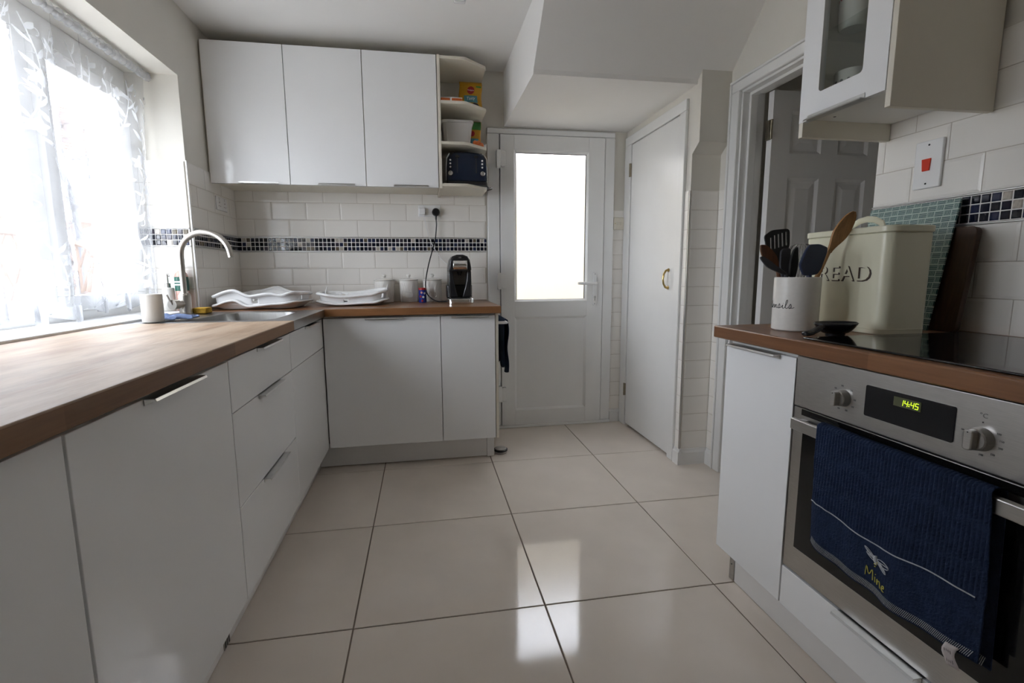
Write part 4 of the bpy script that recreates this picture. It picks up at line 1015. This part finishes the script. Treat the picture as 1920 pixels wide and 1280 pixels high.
_n = m_tub.node_tree.nodes.new('ShaderNodeTexNoise'); _n.inputs['Scale'].default_value = 12; _bp = m_tub.node_tree.nodes.new('ShaderNodeBump'); _bp.inputs['Strength'].default_value = .05
m_tub.node_tree.links.new(_n.outputs['Fac'], _bp.inputs['Height']); m_tub.node_tree.links.new(_bp.outputs['Normal'], _b.inputs['Normal'])
tb = thing('plastic_tub', (1.335, -.20, SHZ[1]), 'cloudy plastic food tub with lid on the middle corner shelf', 'tub')
def tubbox():
    z0 = SHZ[1]; g = G(); A = rrect(1.262, 1.408, -.265, -.12, .02, 4); C = rrect(1.246, 1.424, -.280, -.105, .024, 4); n = len(A)
    g.add([(x, y, z0) for x, y in A]+[(x, y, z0+.128) for x, y in C], [tuple(range(n-1, -1, -1)), tuple(range(n, 2*n))]+[(i, (i+1) % n, n+(i+1) % n, n+i) for i in range(n)])
    obj('tub_body', g, m_tub, tb, bevel=.003)
    obj('lid', G().prism(rrect(1.240, 1.430, -.286, -.10, .026, 5), 'z', z0+.124, z0+.140), m_tub, tb, bevel=.004)
    for k in range(7): obj('biscuit', G().lathe((1.285+.017*k, -.20+.02*(k % 3), z0+.003), [(.012, 0), (.014, .006), (.011, .012)], 10), m_dot, tb)
tubbox()
def pouch(name, label, x0, x1, y, z0, z1, m, lean=.012):
    p = thing(name, ((x0+x1)/2, y, z0), label, 'pouch')
    def F(u, v):
        th = .026*math.sin(PI*min(1, max(0, u)))**.6*(1-v)**.7+.0015
        return th
    def front(u, v): return (x0+(x1-x0)*u+.003*math.sin(v*9), y-F(u, v)+lean*v+.0012*math.sin(u*14+v*9), z0+(z1-z0)*v)
    def back(u, v): return (x0+(x1-x0)*u+.003*math.sin(v*9), y+F(u, v)*.7+lean*v, z0+(z1-z0)*v)
    g = G().grid(front, 14, 14); g.grid(back, 14, 14)
    obj('bag', g, m, p, recalc=False, smooth=60, solid=.0012)
    return p, front
p1, fr1 = pouch('treat_pouch', 'yellow dog treat pouch with red badge on the upper corner shelf', 1.360, 1.498, -.125, SHZ[2], 2.226, m_yellow)
def on_pouch(fr, u0_, u1_, v0, v1, off=.0016, ell=False):
    g = G(); n = 18 if ell else 0
    if ell:
        uc, vc, ru, rv = (u0_+u1_)/2, (v0+v1)/2, (u1_-u0_)/2, (v1-v0)/2
        pts = [fr(uc+ru*math.cos(2*PI*k/n), vc+rv*math.sin(2*PI*k/n)) for k in range(n)]; g.add([(p[0], p[1]-off, p[2]) for p in pts], [tuple(range(n))])
    else:
        def F(u, v): p = fr(u0_+(u1_-u0_)*u, v0+(v1-v0)*v); return (p[0], p[1]-off, p[2])
        g.grid(F, 6, 5)
    return g
bd = obj('red_badge', on_pouch(fr1, .34, .66, .60, .86, .003, True), m_redl, p1, recalc=False, smooth=0)
text_mesh('badge_name', 'Pedigree', .011, m_plast, bd, frame_mw(tuple(Vector(fr1(.5, .73))+Vector((0, -.0045, 0))), (1, 0, 0), (0, 0, 1)), .0002)
obj('teal_panel', on_pouch(fr1, .22, .80, .34, .56, .003), m_teal, p1, recalc=False, smooth=0)
text_mesh('pouch_word', 'Tasty', .024, m_plast, p1, frame_mw(tuple(Vector(fr1(.5, .46))+Vector((0, -.0055, 0))), (1, .0, .08), (-.08, 0, 1)), .0002, shear=.2)
obj('grey_print', on_pouch(fr1, .50, .86, .10, .33, .003, True), m_greysil, p1, recalc=False, smooth=0)
obj('dark_corner_print', on_pouch(fr1, .72, .95, .83, .88, .0025), m_green, p1, recalc=False, smooth=0)
p2, fr2 = pouch('treat_pouch', 'green-topped yellow treat pouch behind the plastic tub', 1.395, 1.496, -.075, SHZ[1], 2.012, m_yellow, .010)
obj('green_top', on_pouch(fr2, .02, .98, .74, .99, .002), m_green, p2, recalc=False, smooth=0)
obj('teal_panel', on_pouch(fr2, .30, .85, .28, .46, .0025), m_teal, p2, recalc=False, smooth=0)
obj('red_badge', on_pouch(fr2, .30, .62, .52, .70, .0025, True), m_redl, p2, recalc=False, smooth=0)
sp = thing('snack_packet', (1.30, -.27, SHZ[2]), 'flat orange packet with a white band on the upper corner shelf', 'packet')
obj('packet', B(1.240, 1.362, -.305, -.235, SHZ[2]+.0005, SHZ[2]+.030), m_orange, sp, bevel=.005)
obj('packet_band', B(1.292, 1.302, -.3065, -.2335, SHZ[2]+.0005, SHZ[2]+.0315), m_plast, sp, bevel=.002)
obj('packet_top', B(1.2395, 1.3625, -.3055, -.2345, SHZ[2]+.0285, SHZ[2]+.0325), m_plast, sp, bevel=.001)
wrp = thing('sweet_wrapper', (1.47, -.22, SHZ[1]), 'twisted orange sweet wrapper on the edge of the middle corner shelf', 'wrapper')
def wrap(u, v):
    a = v*2*PI; t = u; r_ = (.015*math.sin(PI*min(1, t*1.25))**.5+.003) if t < .8 else .004+.050*(t-.8)
    r_ *= 1+.25*math.sin(a*3+t*20); return (1.425+.088*t, -.245+.05*t+r_*math.cos(a)*.8, SHZ[1]+.0235-.006*t+r_*math.sin(a))
obj('wrapper_body', G().grid(lambda u, v: wrap(u*.8, v), 14, 13), m_orange, wrp, recalc=False, smooth=20)
obj('twist_end', G().grid(lambda u, v: wrap(.8+u*.2, v), 6, 13), m_plast, wrp, recalc=False, smooth=20)

# ================================================================== right worktop
bb = thing('bread_bin', (2.415, -1.935, ZW), 'cream enamel bread bin lettered BREAD', 'bread bin')
bxx0, bxx1, byy0, byy1 = 2.343, 2.492, -2.075, -1.782
obj('bin_body', G().prism(rrect(bxx0, bxx1, byy0, byy1, .026, 6), 'z', ZW+.0005, 1.176), m_bin, bb, bevel=.003)
obj('base_bead', G().prism(rrect(bxx0-.001, bxx1+.001, byy0-.001, byy1+.001, .027, 6), 'z', ZW+.014, ZW+.017), m_bin, bb, bevel=.001)
bl = obj('lid', G().prism(rrect(bxx0-.004, bxx1+.004, byy0-.004, byy1+.004, .030, 6), 'z', 1.176, 1.194), m_bin, bb, bevel=.003)
obj('lid_handle', G().tube([(2.417, -1.985, 1.192), (2.417, -1.978, 1.208), (2.417, -1.955, 1.220), (2.417, -1.93, 1.224), (2.417, -1.905, 1.220), (2.417, -1.882, 1.208), (2.417, -1.875, 1.192)], .009, 8, flat=.4), m_bin, bl)
def fit_text(name, body, m, parent, w_, h_, mw, extrude=.0004, **k):
    o = text_mesh(name, body, 1.0, m, parent, Matrix.Translation(ORG[parent.name]), 0.0, **k)
    me = o.data; xs = [v.co.x for v in me.vertices]; ys = [v.co.y for v in me.vertices]
    S = Matrix.Diagonal((w_/(max(xs)-min(xs)), h_/(max(ys)-min(ys)), 1, 1)) @ Matrix.Translation((-(max(xs)+min(xs))/2, -(max(ys)+min(ys))/2, 0))
    me.transform(Matrix.Translation(-ORG[parent.name]) @ mw @ S); return o
mwb = lambda dy, dz, off: frame_mw((bxx0-off, -1.918+dy, 1.066+dz), (0, -1, 0), (0, 0, 1))
fit_text('bread_lettering', 'BREAD', m_ink, bb, .214, .044, mwb(-.0048, -.002, .0006), spacing=1.12)
fit_text('bread_lettering', 'BREAD', m_inkb, bb, .214, .044, mwb(-.0022, -.001, .0008), spacing=1.12)
fit_text('bread_letter_faces', 'BREAD', m_bin, bb, .212, .043, mwb(.0005, .0006, .0011), spacing=1.12)

# patterned teal chopping board and wooden board leaning on the tiles
def basket_mat():
    m = bpy.data.materials.new('teal_basket_print'); m.use_nodes = True; nt = m.node_tree; n = nt.nodes; L = nt.links; b = n['Principled BSDF']; b.inputs['Roughness'].default_value = .25
    tc = n.new('ShaderNodeTexCoord'); s = n.new('ShaderNodeSeparateXYZ'); L.new(tc.outputs['Object'], s.inputs[0])
    def M_(op, a, b_=None, c=None):
        q = n.new('ShaderNodeMath'); q.operation = op
        for i, v in enumerate((a, b_, c)):
            if v is None: continue
            if isinstance(v, (int, float)): q.inputs[i].default_value = v
            else: L.new(v, q.inputs[i])
        return q.outputs[0]
    zr = M_('DIVIDE', s.outputs['Z'], .0178); row = M_('FLOOR', zr); fz = M_('FRACT', zr)
    off = M_('MULTIPLY', M_('FRACT', M_('MULTIPLY', row, .5)), 1.0)
    u = M_('FRACT', M_('ADD', M_('DIVIDE', s.outputs['Y'], .0465), off))
    isH = M_('LESS_THAN', u, .56)
    inz = M_('MULTIPLY', M_('GREATER_THAN', fz, .10), M_('LESS_THAN', fz, .90))
    hl = M_('MULTIPLY', M_('MULTIPLY', M_('GREATER_THAN', M_('FRACT', M_('MULTIPLY', fz, 3.75)), .42), inz), M_('MULTIPLY', M_('GREATER_THAN', u, .03), M_('LESS_THAN', u, .52)))
    uv = M_('DIVIDE', M_('SUBTRACT', u, .56), .44)
    vl = M_('MULTIPLY', M_('MULTIPLY', M_('GREATER_THAN', M_('FRACT', M_('MULTIPLY', uv, 5)), .45), inz), M_('MULTIPLY', M_('GREATER_THAN', uv, .05), M_('LESS_THAN', uv, .95)))
    k = M_('ADD', M_('MULTIPLY', isH, hl), M_('MULTIPLY', M_('SUBTRACT', 1.0, isH), vl))
    mx = n.new('ShaderNodeMix'); mx.data_type = 'RGBA'; L.new(k, mx.inputs[0]); mx.inputs[6].default_value = (.40, .50, .46, 1); mx.inputs[7].default_value = (.05, .11, .11, 1); L.new(mx.outputs[2], b.inputs['Base Color'])
    return m
def leaning(name, label, cat, y0, y1, h, xb, xt, th, m, r=.012, corners=(1, 1, 1, 1)):
    ang = math.atan2(xt-xb, h); g = G().prism(rrect(y0, y1, 0, h, r, 4, corners), 'x', 0, th)
    o = obj(name, g, m, origin=(0, 0, 0), bevel=.0015, label=label, cat=cat)
    o.matrix_world = Matrix.Translation((xb, 0, ZW+.001)) @ Matrix.Rotation(ang, 4, 'Y'); return o
leaning('chopping_board', 'teal basket-weave patterned chopping board leaning behind the bread bin', 'chopping board', -2.014, -1.735, .386, 2.565, 2.634, .006, basket_mat(), .004)
leaning('wooden_board', 'dark wooden board leaning on the tiles behind the patterned board', 'chopping board', -2.068, -1.80, .300, 2.590, 2.630, .019, mat('old_dark_board', (.075, .036, .018), .5, var=.35, vscale=16, stretch=(8, 8, 1)), .016)
# cooker switch
ck = thing('cooker_switch', (XR-.01, -1.895, 1.325), 'white cooker switch plate with red rocker on the tiles', 'switch')
pl_ = obj('plate', B(XR-.0165, XR-.0073, -1.9365, -1.8545, 1.3225, 1.4655), m_plast, ck, bevel=.003)
obj('rocker', G().prism([(-1.904, 1.375), (-1.883, 1.375), (-1.8795, 1.411), (-1.9065, 1.411)], 'x', XR-.0205, XR-.0164), m_red, pl_, bevel=.001)
for z in (1.337, 1.452): obj('screw', G().lathe((XR-.0165, -1.8955, z), [(.0028, -.0008), (.0028, .001)], 10, 'x'), m_blackm, pl_)

# utensil pot and what stands in it
PX, PY, PR = 2.221, -1.904, .0615
up = thing('utensil_pot', (PX, PY, ZW), 'white pot with handwritten word utensils, full of kitchen tools', 'pot')
obj('pot', G().lathe((PX, PY, ZW), [(PR-.004, .0005), (PR, .004), (PR, .157), (PR-.002, .1595), (PR-.005, .158), (PR-.005, .012), (.02, .011)], 56), m_potm, up)
def script():
    W = [[(0, 1), (.02, .35), (.25, 0), (.55, .15), (.75, .6), (.8, 1), (.78, .3), (1.0, 0), (1.3, .3)],                       # u
         [(1.3, .3), (1.6, 1.1), (1.75, 2.0), (1.62, .6), (1.72, .05), (1.95, 0), (2.25, .4)], [(1.35, 1.25), (2.1, 1.35)],        # t
         [(2.25, .4), (2.6, .55), (2.75, .9), (2.55, 1.05), (2.35, .7), (2.4, .2), (2.65, 0), (3.0, .25)],                       # e
         [(3.0, .25), (3.2, .95), (3.18, .0), (3.4, .8), (3.6, .95), (3.7, .7), (3.68, .2), (3.85, 0), (4.1, .3)],               # n
         [(4.1, .3), (4.4, 1.25), (4.55, .6), (4.5, .1), (4.25, 0), (4.2, .15), (4.6, .1), (4.95, .4)],                          # s
         [(4.95, .4), (5.15, .95), (5.12, .25), (5.3, 0), (5.6, .35)], [(5.22, 1.35), (5.27, 1.42)],                               # i
         [(5.6, .35), (6.0, 1.6), (6.05, 2.3), (5.85, 2.2), (5.72, 1.2), (5.72, .3), (5.95, 0), (6.3, .35)],                     # l
         [(6.3, .35), (6.6, 1.25), (6.75, .6), (6.65, .1), (6.4, 0), (6.45, .2), (6.9, .1), (7.3, .35)]]                         # s
    a0, a1 = math.radians(126), math.radians(226)
    for st in W:
        pts = smooth_path([(p[0], p[1], 0) for p in st], 5); q = []
        for p in pts:
            a = a0+(a1-a0)*p.x/7.3; q.append((PX+(PR+.0002)*math.cos(a), PY+(PR+.0002)*math.sin(a), .964+.0105*p.y))
        obj('script_stroke', G().tube(q, .0008, 5), m_ink, up)
script()
def blade(name, label, cat, poly, y, th, m, handle, hr=.005, hm=None, holes=None, bevel=.0015):
    o = thing(name, (poly[0][0], y, poly[-1][1]), label, cat, None)
    if holes:
        bm = bmesh.new()
        def fill(yy_):
            loops = []
            for lp in [poly]+holes:
                vs = [bm.verts.new((x, yy_, z)) for x, z in lp]; loops.append(vs)
            ed = [bm.edges.new((l[i], l[(i+1) % len(l)])) for l in loops for i in range(len(l))]
            bmesh.ops.triangle_fill(bm, edges=ed, use_beauty=True); return loops
        A = fill(y-th/2); C = fill(y+th/2)
        for la, lc in zip(A, C):
            for i in range(len(la)): bm.faces.new((la[i], la[(i+1) % len(la)], lc[(i+1) % len(la)], lc[i]))
        bmesh.ops.recalc_face_normals(bm, faces=bm.faces); bm.verts.index_update()
        g = G(); g.v = [tuple(v.co) for v in bm.verts]; g.f = [tuple(x.index for x in f.verts) for f in bm.faces]; bm.free()
        obj('blade', g, m, o, recalc=False)
    else: obj('blade', G().prism(poly, 'y', y-th/2, y+th/2), m, o, bevel=bevel)
    obj('handle', G().tube(smooth_path(handle), hr, 8), hm or m, o); return o
def rpoly(pts, r=.2, n=3):
    """round the corners of a polygon"""
    out = []; m_ = len(pts)
    for i in range(m_):
        p0, p1, p2 = Vector(pts[i-1]), Vector(pts[i]), Vector(pts[(i+1) % m_]); a = p1+(p0-p1)*r; b = p1+(p2-p1)*r
        for k in range(n+1):
            t = k/n; out.append(tuple(a*(1-t)**2+p1*2*t*(1-t)+b*t*t))
    return out
tur = rpoly([(q_[0]+.0253, q_[1]+.0022) for q_ in ((2.118, 1.128), (2.101, 1.176), (2.128, 1.194), (2.186, 1.199), (2.190, 1.150), (2.180, 1.118), (2.162, 1.098), (2.140, 1.104))], .25)
slots = []
for k in range(5):
    x = 2.1478+.0125*k; zt = 1.1732+.0035*k+(.004 if k else 0); slots.append([(x+.003, zt-.040), (x+.009, zt-.040), (x+.005, zt), (x-.001, zt)])
blade('slotted_turner', 'black slotted turner standing in the utensil pot', 'turner', tur, -1.868, .004, m_blackm, [(2.176, -1.868, 1.106), (2.189, -1.868, 1.05), (2.212, -1.868, .912)], .005, holes=slots)
def spoon(name, label, p0, p1, L, W, y, m, tail, hr=.006, dish=.5, ytip=None):
    """wooden spoon: bowl from p0 (neck) to p1 (tip)"""
    o = thing(name, (p0[0], y, p0[1]), label, 'spoon'); d = Vector((p1[0]-p0[0], (ytip-y) if ytip else 0, p1[1]-p0[1])); l = d.length; d.normalize(); n_ = Vector((-d.z, 0, d.x)).normalized()
    def F(u, v):
        t = v; w_ = (hr+(W-hr)*((t/.5)**2*(3-2*t/.5)) if t < .5 else W*math.sqrt(max(.02, 1-((t-.5)/.5)**2))); a = 2*PI*u; c = Vector((p0[0], y, p0[1]))+d*(l*t)
        dd = .007*(1-.3*t); q = c+n_*(w_*math.cos(a))+Vector((0, 1, 0))*(dd*math.sin(a)+(.004*math.cos(a)**2 if math.sin(a) < 0 else 0)*-1+.004*(abs(math.sin(a)) if math.sin(a) < 0 else 0)); return tuple(q)
    g = G().grid(F, 20, 16, True); g.f.append(tuple(range(19, -1, -1))); g.f.append(tuple(15*20+k for k in range(20)))
    obj('bowl', g, m, o, smooth=70)
    obj('handle', G().tube([(p0[0]+d.x*.008, y, p0[1]+d.z*.008), ((p0[0]+tail[0])/2, (y+tail[1])/2, (p0[1]+tail[2])/2), tail], hr, 10), m, o); return o
spoon('wooden_spoon', 'pale wooden spoon standing tall in the utensil pot', (2.2898, 1.1266), (2.3303, 1.2406), .1, .0250, -1.934, m_spoon, (2.205, -1.924, .912), .0068, ytip=-1.968)
spoon('wooden_spoon', 'dark brown wooden spoon leaning out of the utensil pot', (2.1765, 1.070), (2.109, 1.150), .07, .020, -1.882, m_dspoon, (2.200, -1.882, .912), .006)
blade('spatula', 'long grey nylon spatula leaning over the rim of the utensil pot', 'spatula', rpoly([(2.086, 1.112), (2.094, 1.118), (2.118, 1.106), (2.148, 1.086), (2.182, 1.066), (2.179, 1.059), (2.152, 1.068), (2.112, 1.084)], .3), -1.908, .006, m_greysil, [(2.176, -1.908, 1.064), (2.184, -1.908, 1.02), (2.190, -1.908, .96), (2.196, -1.908, .912)], .005)
blade('spatula', 'black square-tipped spatula beside the whisk', 'spatula', rpoly([(2.164, 1.132), (2.172, 1.140), (2.196, 1.141), (2.198, 1.110), (2.197, 1.052), (2.175, 1.052), (2.164, 1.09)], .25), -1.895, .007, m_greysil, [(2.187, -1.895, 1.06), (2.197, -1.895, .98), (2.206, -1.895, .912)], .006)
blade('spatula', 'black curved scraper between the whisk and the square spatula', 'spatula', rpoly([(2.187, 1.056), (2.187, 1.105), (2.195, 1.135), (2.210, 1.147), (2.214, 1.10), (2.212, 1.072), (2.207, 1.052)], .3), -1.908, .007, m_blackm, [(2.198, -1.908, 1.06), (2.208, -1.908, .98), (2.216, -1.908, .912)], .006)
blade('silicone_spatula', 'broad navy silicone spatula in front of the bread bin lettering', 'spatula', rpoly([(2.1821, 1.0836), (2.1801, 1.0932), (2.1964, 1.1335), (2.2089, 1.1488), (2.2415, 1.1498), (2.2664, 1.1411), (2.2674, 1.1277), (2.2511, 1.0779), (2.2396, 1.0625), (2.1955, 1.0587)], .25), -1.9525, .008, m_sil, [(2.216, -1.9515, 1.066), (2.218, -1.948, .99), (2.222, -1.944, .912)], .007, bevel=.003)
wk = thing('whisk', (2.244, -1.876, 1.0), 'wire balloon whisk standing in the utensil pot', 'whisk')
for k in range(6):
    a = PI*k/6; pts = []
    for q in range(17):
        t = q/16*2-1; s_ = 1-abs(t); r_ = .036*math.copysign(1, t)*math.sin(PI*min(1, s_)*.5+.0) if False else .036*math.sin(t*PI)*.5*2*(.6 if abs(t) > .5 else 1)
        z = 1.02+.135*(1-abs(t)**2.2); rr_ = .036*math.copysign(max(0, math.sin(PI*abs(t)))**.7, t); pts.append((2.244+rr_*math.cos(a)+.006*(z-1.02)/.13, -1.876+rr_*math.sin(a)*.8, z))
    obj('wire', G().tube(pts, .0009, 5), m_wire, wk)
obj('handle', G().tube([(2.244, -1.876, 1.03), (2.244, -1.878, .912)], .008, 12), m_steel, wk)
# spoon rest
sr = thing('spoon_rest', (2.195, -2.07, ZW), 'black spoon rest with dish and handle between the pot and the hob', 'spoon rest')
def rest_(u, v):
    a = 2*PI*u; t = v; r_ = .026+.036*t**.7; return (2.218+r_*.95*math.cos(a), -2.054+r_*.62*math.sin(a), ZW+.0095+.028*t**1.3)
g = G().grid(rest_, 36, 8, True); g.f.append(tuple(range(36)))
obj('dish', g, m_black, sr, recalc=False, solid=.004, smooth=60)
obj('foot', G().lathe((2.218, -2.054, ZW+.0005), [(.022, 0), (.024, .010)], 24), m_black, sr)
obj('handle', G().tube(smooth_path([(2.182, -2.062, ZW+.030), (2.162, -2.068, ZW+.029), (2.140, -2.074, ZW+.021), (2.118, -2.078, ZW+.0145), (2.098, -2.078, ZW+.0125)]), [.010]*10+[.011]*7+[.012]*4+[.012, .012, .010, .006][:4], 10, flat=.55), m_black, sr)
# mugs behind the glazed door
def mug(label, x, y, z, r, h, m=m_ceram, handle=True):
    k = thing('mug', (x, y, z), label, 'mug')
    b = obj('cup', G().lathe((x, y, z), [(r*.85, .0005), (r*.95, .006), (r, .02), (r, h), (r-.003, h+.001), (r-.004, h-.002), (r-.005, .01), (.01, .009)], 32), m, k)
    for q in range(6):
        a = PI+.9*(q-2.5)*.5; n_ = Vector((math.cos(a), math.sin(a), 0)); p = Vector((x, y, z+h*.72))+n_*(r-.0006)
        obj('print', G().tube([p, p+n_*.0012], .0045, 8), m_screw if z < 1.7 else m_redl, b)
    if handle: obj('handle', G().tube([(x+r-.003, y, z+h*.8), (x+r+.022, y, z+h*.72), (x+r+.026, y, z+h*.45), (x+r-.003, y, z+h*.2)], .005, 8), m, k)
mug('white mug on the floor of the glazed wall cabinet', 2.432, -1.815, 1.5685, .043, .112)
mug('tall white mug with red print on the glass shelf of the glazed cabinet', 2.425, -1.815, 1.7995, .040, .12)
mug('white mug tucked on the glass shelf behind another mug', 2.425, -1.925, 1.7995, .042, .095, handle=False)

# ================================================================== oven towel
tw = thing('oven_towel', (XRF-.05, -2.39, .42), 'navy blue towel with an embroidered bee hanging on the oven handle', 'towel')
m_towel = mat('navy_towelling', (.020, .033, .072), .95, var=.3, vscale=60, bump=.9, bscale=220, spec=.15)
m_thread = mat('pale_thread', (.45, .47, .50), .8, var=.2, vscale=120)
m_ythread = mat('yellow_thread', (.62, .56, .12), .8, var=.15, vscale=120)
HX, HZ = XRF-.0285, .6805
TY0, TY1 = -2.2065, -2.566
def tow(u, v):
    """u across, v 0 = front hem, 1 = back hem"""
    y = TY0+(TY1-TY0)*u; fb = .396+.022*(1-u)**6; top_ = .7065; Lf = top_-fb; Lb = top_-(.384+.0*u); R_ = .0105; arc = PI*R_
    s = v*(Lf+arc+Lb)
    wv = .0045*math.sin(u*11+.6)*1.0+.003*math.sin(u*23)
    if s < Lf:
        z = fb+s; k = 1-s/Lf; x = HX-R_-.0025-.006*k*k-wv*k*1.3-.008*k*math.sin(PI*u); y += .008*k*math.sin(v*4+u*2)-.020*k
        rib = .0011*math.sin(y*PI*2/.0075)*(1 if z > .515 else .15)*(1-.8*(abs(math.sin(z*PI/.075)) > .93)); x -= rib
    elif s < Lf+arc:
        a = (s-Lf)/R_; x = HX-(R_+.0015)*math.cos(a); z = top_-.004+R_*math.sin(a)*.75
        z += .0008*math.sin(y*PI*2/.0075)
    else:
        q = s-Lf-arc; z = top_-q; k = q/Lb; x = HX+R_+.001-.001*k; y -= .012*k+.006
        x = min(x, XRF-.006)
    return (x, y, z)
obj('towel_cloth', G().grid(tow, 330, 90), m_towel, tw, recalc=False, smooth=180, solid=.003)
LTOT = None
def tow_front(u, z, off=.0035):
    fb = .396+.022*(1-u)**6; top_ = .7065; Lf = top_-fb; R_ = .0105; tot = Lf+PI*R_+(top_-.384); p = tow(u, (z-fb)/tot); return (p[0]-off, p[1], p[2])
obj('white_line', G().tube([tow_front(k/60, .515-.010*math.sin(k/60*3)*.8+.005*math.sin(k/60*9+1), .003) for k in range(59)], .0013, 6), m_thread, tw)
g = G()
for k in range(130):
    u_ = .010+.0074*k
    g.tube([tow_front(u_, .396+.022*(1-u_)**6+.004, .0024), tow_front(min(u_+.016, .985), .396+.022*(1-u_)**6+.018, .0024)], .0006, 4)
obj('hem_stitching', g, m_thread, tw, kind='stuff')
g = G()
for k in range(130):
    u_ = .010+.0074*k
    p0 = tow(u_, 1.0); p1 = tow(min(u_+.014, .99), .972); g.tube([(p0[0]-.003, p0[1], p0[2]), (p1[0]-.003, p1[1], p1[2])], .0006, 4)
obj('hem_stitching', g, m_thread, tw, kind='stuff')
bee_u, bee_z = .49, .472
bee = obj('bee_body', G().tube([tow_front(bee_u-.008, bee_z+.008, .004), tow_front(bee_u, bee_z, .0045), tow_front(bee_u+.006, bee_z-.008, .004)], [.003, .0045, .002], 8), m_thread, tw)
for k in range(3): obj('bee_stripe', G().tube([tow_front(bee_u-.012+.004*k, bee_z-.004-.005*k, .0048), tow_front(bee_u+.016-.006*k, bee_z-.003-.005*k, .0048)], .0012, 5), m_ythread, bee)
for (du, dz, l, w_) in ((-.075, .014, 0, 0), (.095, .004, 0, 0), (-.06, .004, 0, 0), (.08, -.010, 0, 0)):
    lp = []
    for q in range(14):
        t = 2*PI*q/14; cu_, cz_ = bee_u+du*.55, bee_z+dz*.55; lp.append(tow_front(cu_+du*.45*math.cos(t)-.012*math.sin(t), cz_+dz*.45*math.cos(t)+.0055*math.sin(t), .004))
    obj('bee_wing', G().tube(lp, .0009, 5, closed=True), m_thread, bee); obj('wing_vein', G().tube([tow_front(bee_u+du*.1, bee_z+dz*.1, .004), tow_front(bee_u+du*.95, bee_z+dz*.95, .004)], .0010, 4), m_thread, bee)
mstrokes = [[(0, 0), (.1, 1.5), (.45, .5), (.85, 1.5), (.95, 0)], [(1.25, .8), (1.3, 0)], [(1.28, 1.15), (1.3, 1.25)], [(1.6, .8), (1.65, 0), (1.75, .65), (2.0, .75), (2.1, .1), (2.2, 0)], [(2.4, .4), (2.75, .5), (2.7, .8), (2.45, .65), (2.45, .1), (2.8, .05)]]
for st in mstrokes: obj('word_stroke', G().tube([tow_front(.425+.052*p.x, .427+.014*p.y-.002*p.x, .0032) for p in smooth_path([(a, b, 0) for a, b in st], 4)], .0010, 5), m_ythread, tw)
m_ctag = mat('pale_care_tag', (.55, .50, .50), .8, var=.1)
def tag_(u, v): p = tow(.885+.05*u, 0); return (p[0]-.004-.004*math.sin(v*4), p[1]+.003*math.sin(v*5), p[2]+.010-.042*v)
ct = obj('care_tag', G().grid(tag_, 5, 8), m_ctag, tw, recalc=False, solid=.0008, smooth=60)
for k in range(4): obj('tag_print', G().tube([(lambda p: (p[0]-.001, p[1], p[2]))(tag_(.2+.15*k, .25)), (lambda p: (p[0]-.001, p[1], p[2]))(tag_(.2+.15*k, .8))], .0005, 4), m_ink, ct)

# ================================================================== towel rail on the end panel, door stop, ceiling light
rl = thing('towel_rail', (1.54, -.38, .80), 'white towel rail fixed to the cream end panel', 'rail')
obj('rail_bar', G().tube([(1.566, -.585, .800), (1.566, -.10, .800)], .006, 10), m_plast, rl)
for y in (-.560, -.12): obj('bracket', B(1.5152, 1.570, y-.006, y+.006, .790, .806), m_plast, rl, bevel=.002)
ht = thing('hand_towel', (1.566, -.40, .50), 'dark navy hand towel hanging beside the back door', 'towel')
def hang(u, v):
    y = -.545+.36*u; R_ = .011; top_ = .803; Lf = .23+.04*math.sin(u*5+1); Lb = .29+.02*math.sin(u*7); s = v*(Lf+PI*R_+Lb)
    w_ = .005*math.sin(u*19)
    if s < Lf: z = top_-Lf+s; x = 1.566-R_-.002-.006*abs(math.sin(u*8))*(1-s/Lf)
    elif s < Lf+PI*R_: a = (s-Lf)/R_; x = 1.566-R_*math.cos(a); z = top_+R_*math.sin(a)
    else: q = s-Lf-PI*R_; z = top_-q; x = 1.566+R_+w_*q/.3+.004*math.sin(q*30)
    return (x, y+.004*math.sin(z*40), z)
obj('towel_cloth', G().grid(hang, 60, 70), m_towel, ht, recalc=False, smooth=180, solid=.004)
ds = thing('door_stop', (1.543, -.462, 0), 'round steel floor door stop with black rubber ring', 'door stop')
obj('stop_base', G().lathe((1.543, -.462, 0), [(.036, .0005), (.037, .002), (.037, .011), (.033, .012)], 32), m_steel, ds)
obj('rubber_ring', G().lathe((1.543, -.462, 0), [(.034, .012), (.041, .014), (.041, .023), (.035, .025)], 32), m_blackm, ds)
obj('stop_cap', G().lathe((1.543, -.462, 0), [(.035, .025), (.034, .029), (.02, .033), (.003, .034)], 32), m_steel, ds)
bt = thing('strip_light', (1.31, -1.4, 2.28), 'white ceiling strip light seen end-on', 'light')
obj('light_body', G().prism([(1.278, ZC-.0005), (1.343, ZC-.0005), (1.343, 2.315), (1.334, 2.292), (1.287, 2.292), (1.278, 2.315)], 'y', -2.05, -.852), m_plast, bt, bevel=.003)
obj('end_cap', G().prism([(1.2765, ZC-.0005), (1.3445, ZC-.0005), (1.3445, 2.314), (1.335, 2.285), (1.286, 2.285), (1.2765, 2.314)], 'y', -.852, -.838), m_plast, bt, bevel=.004)
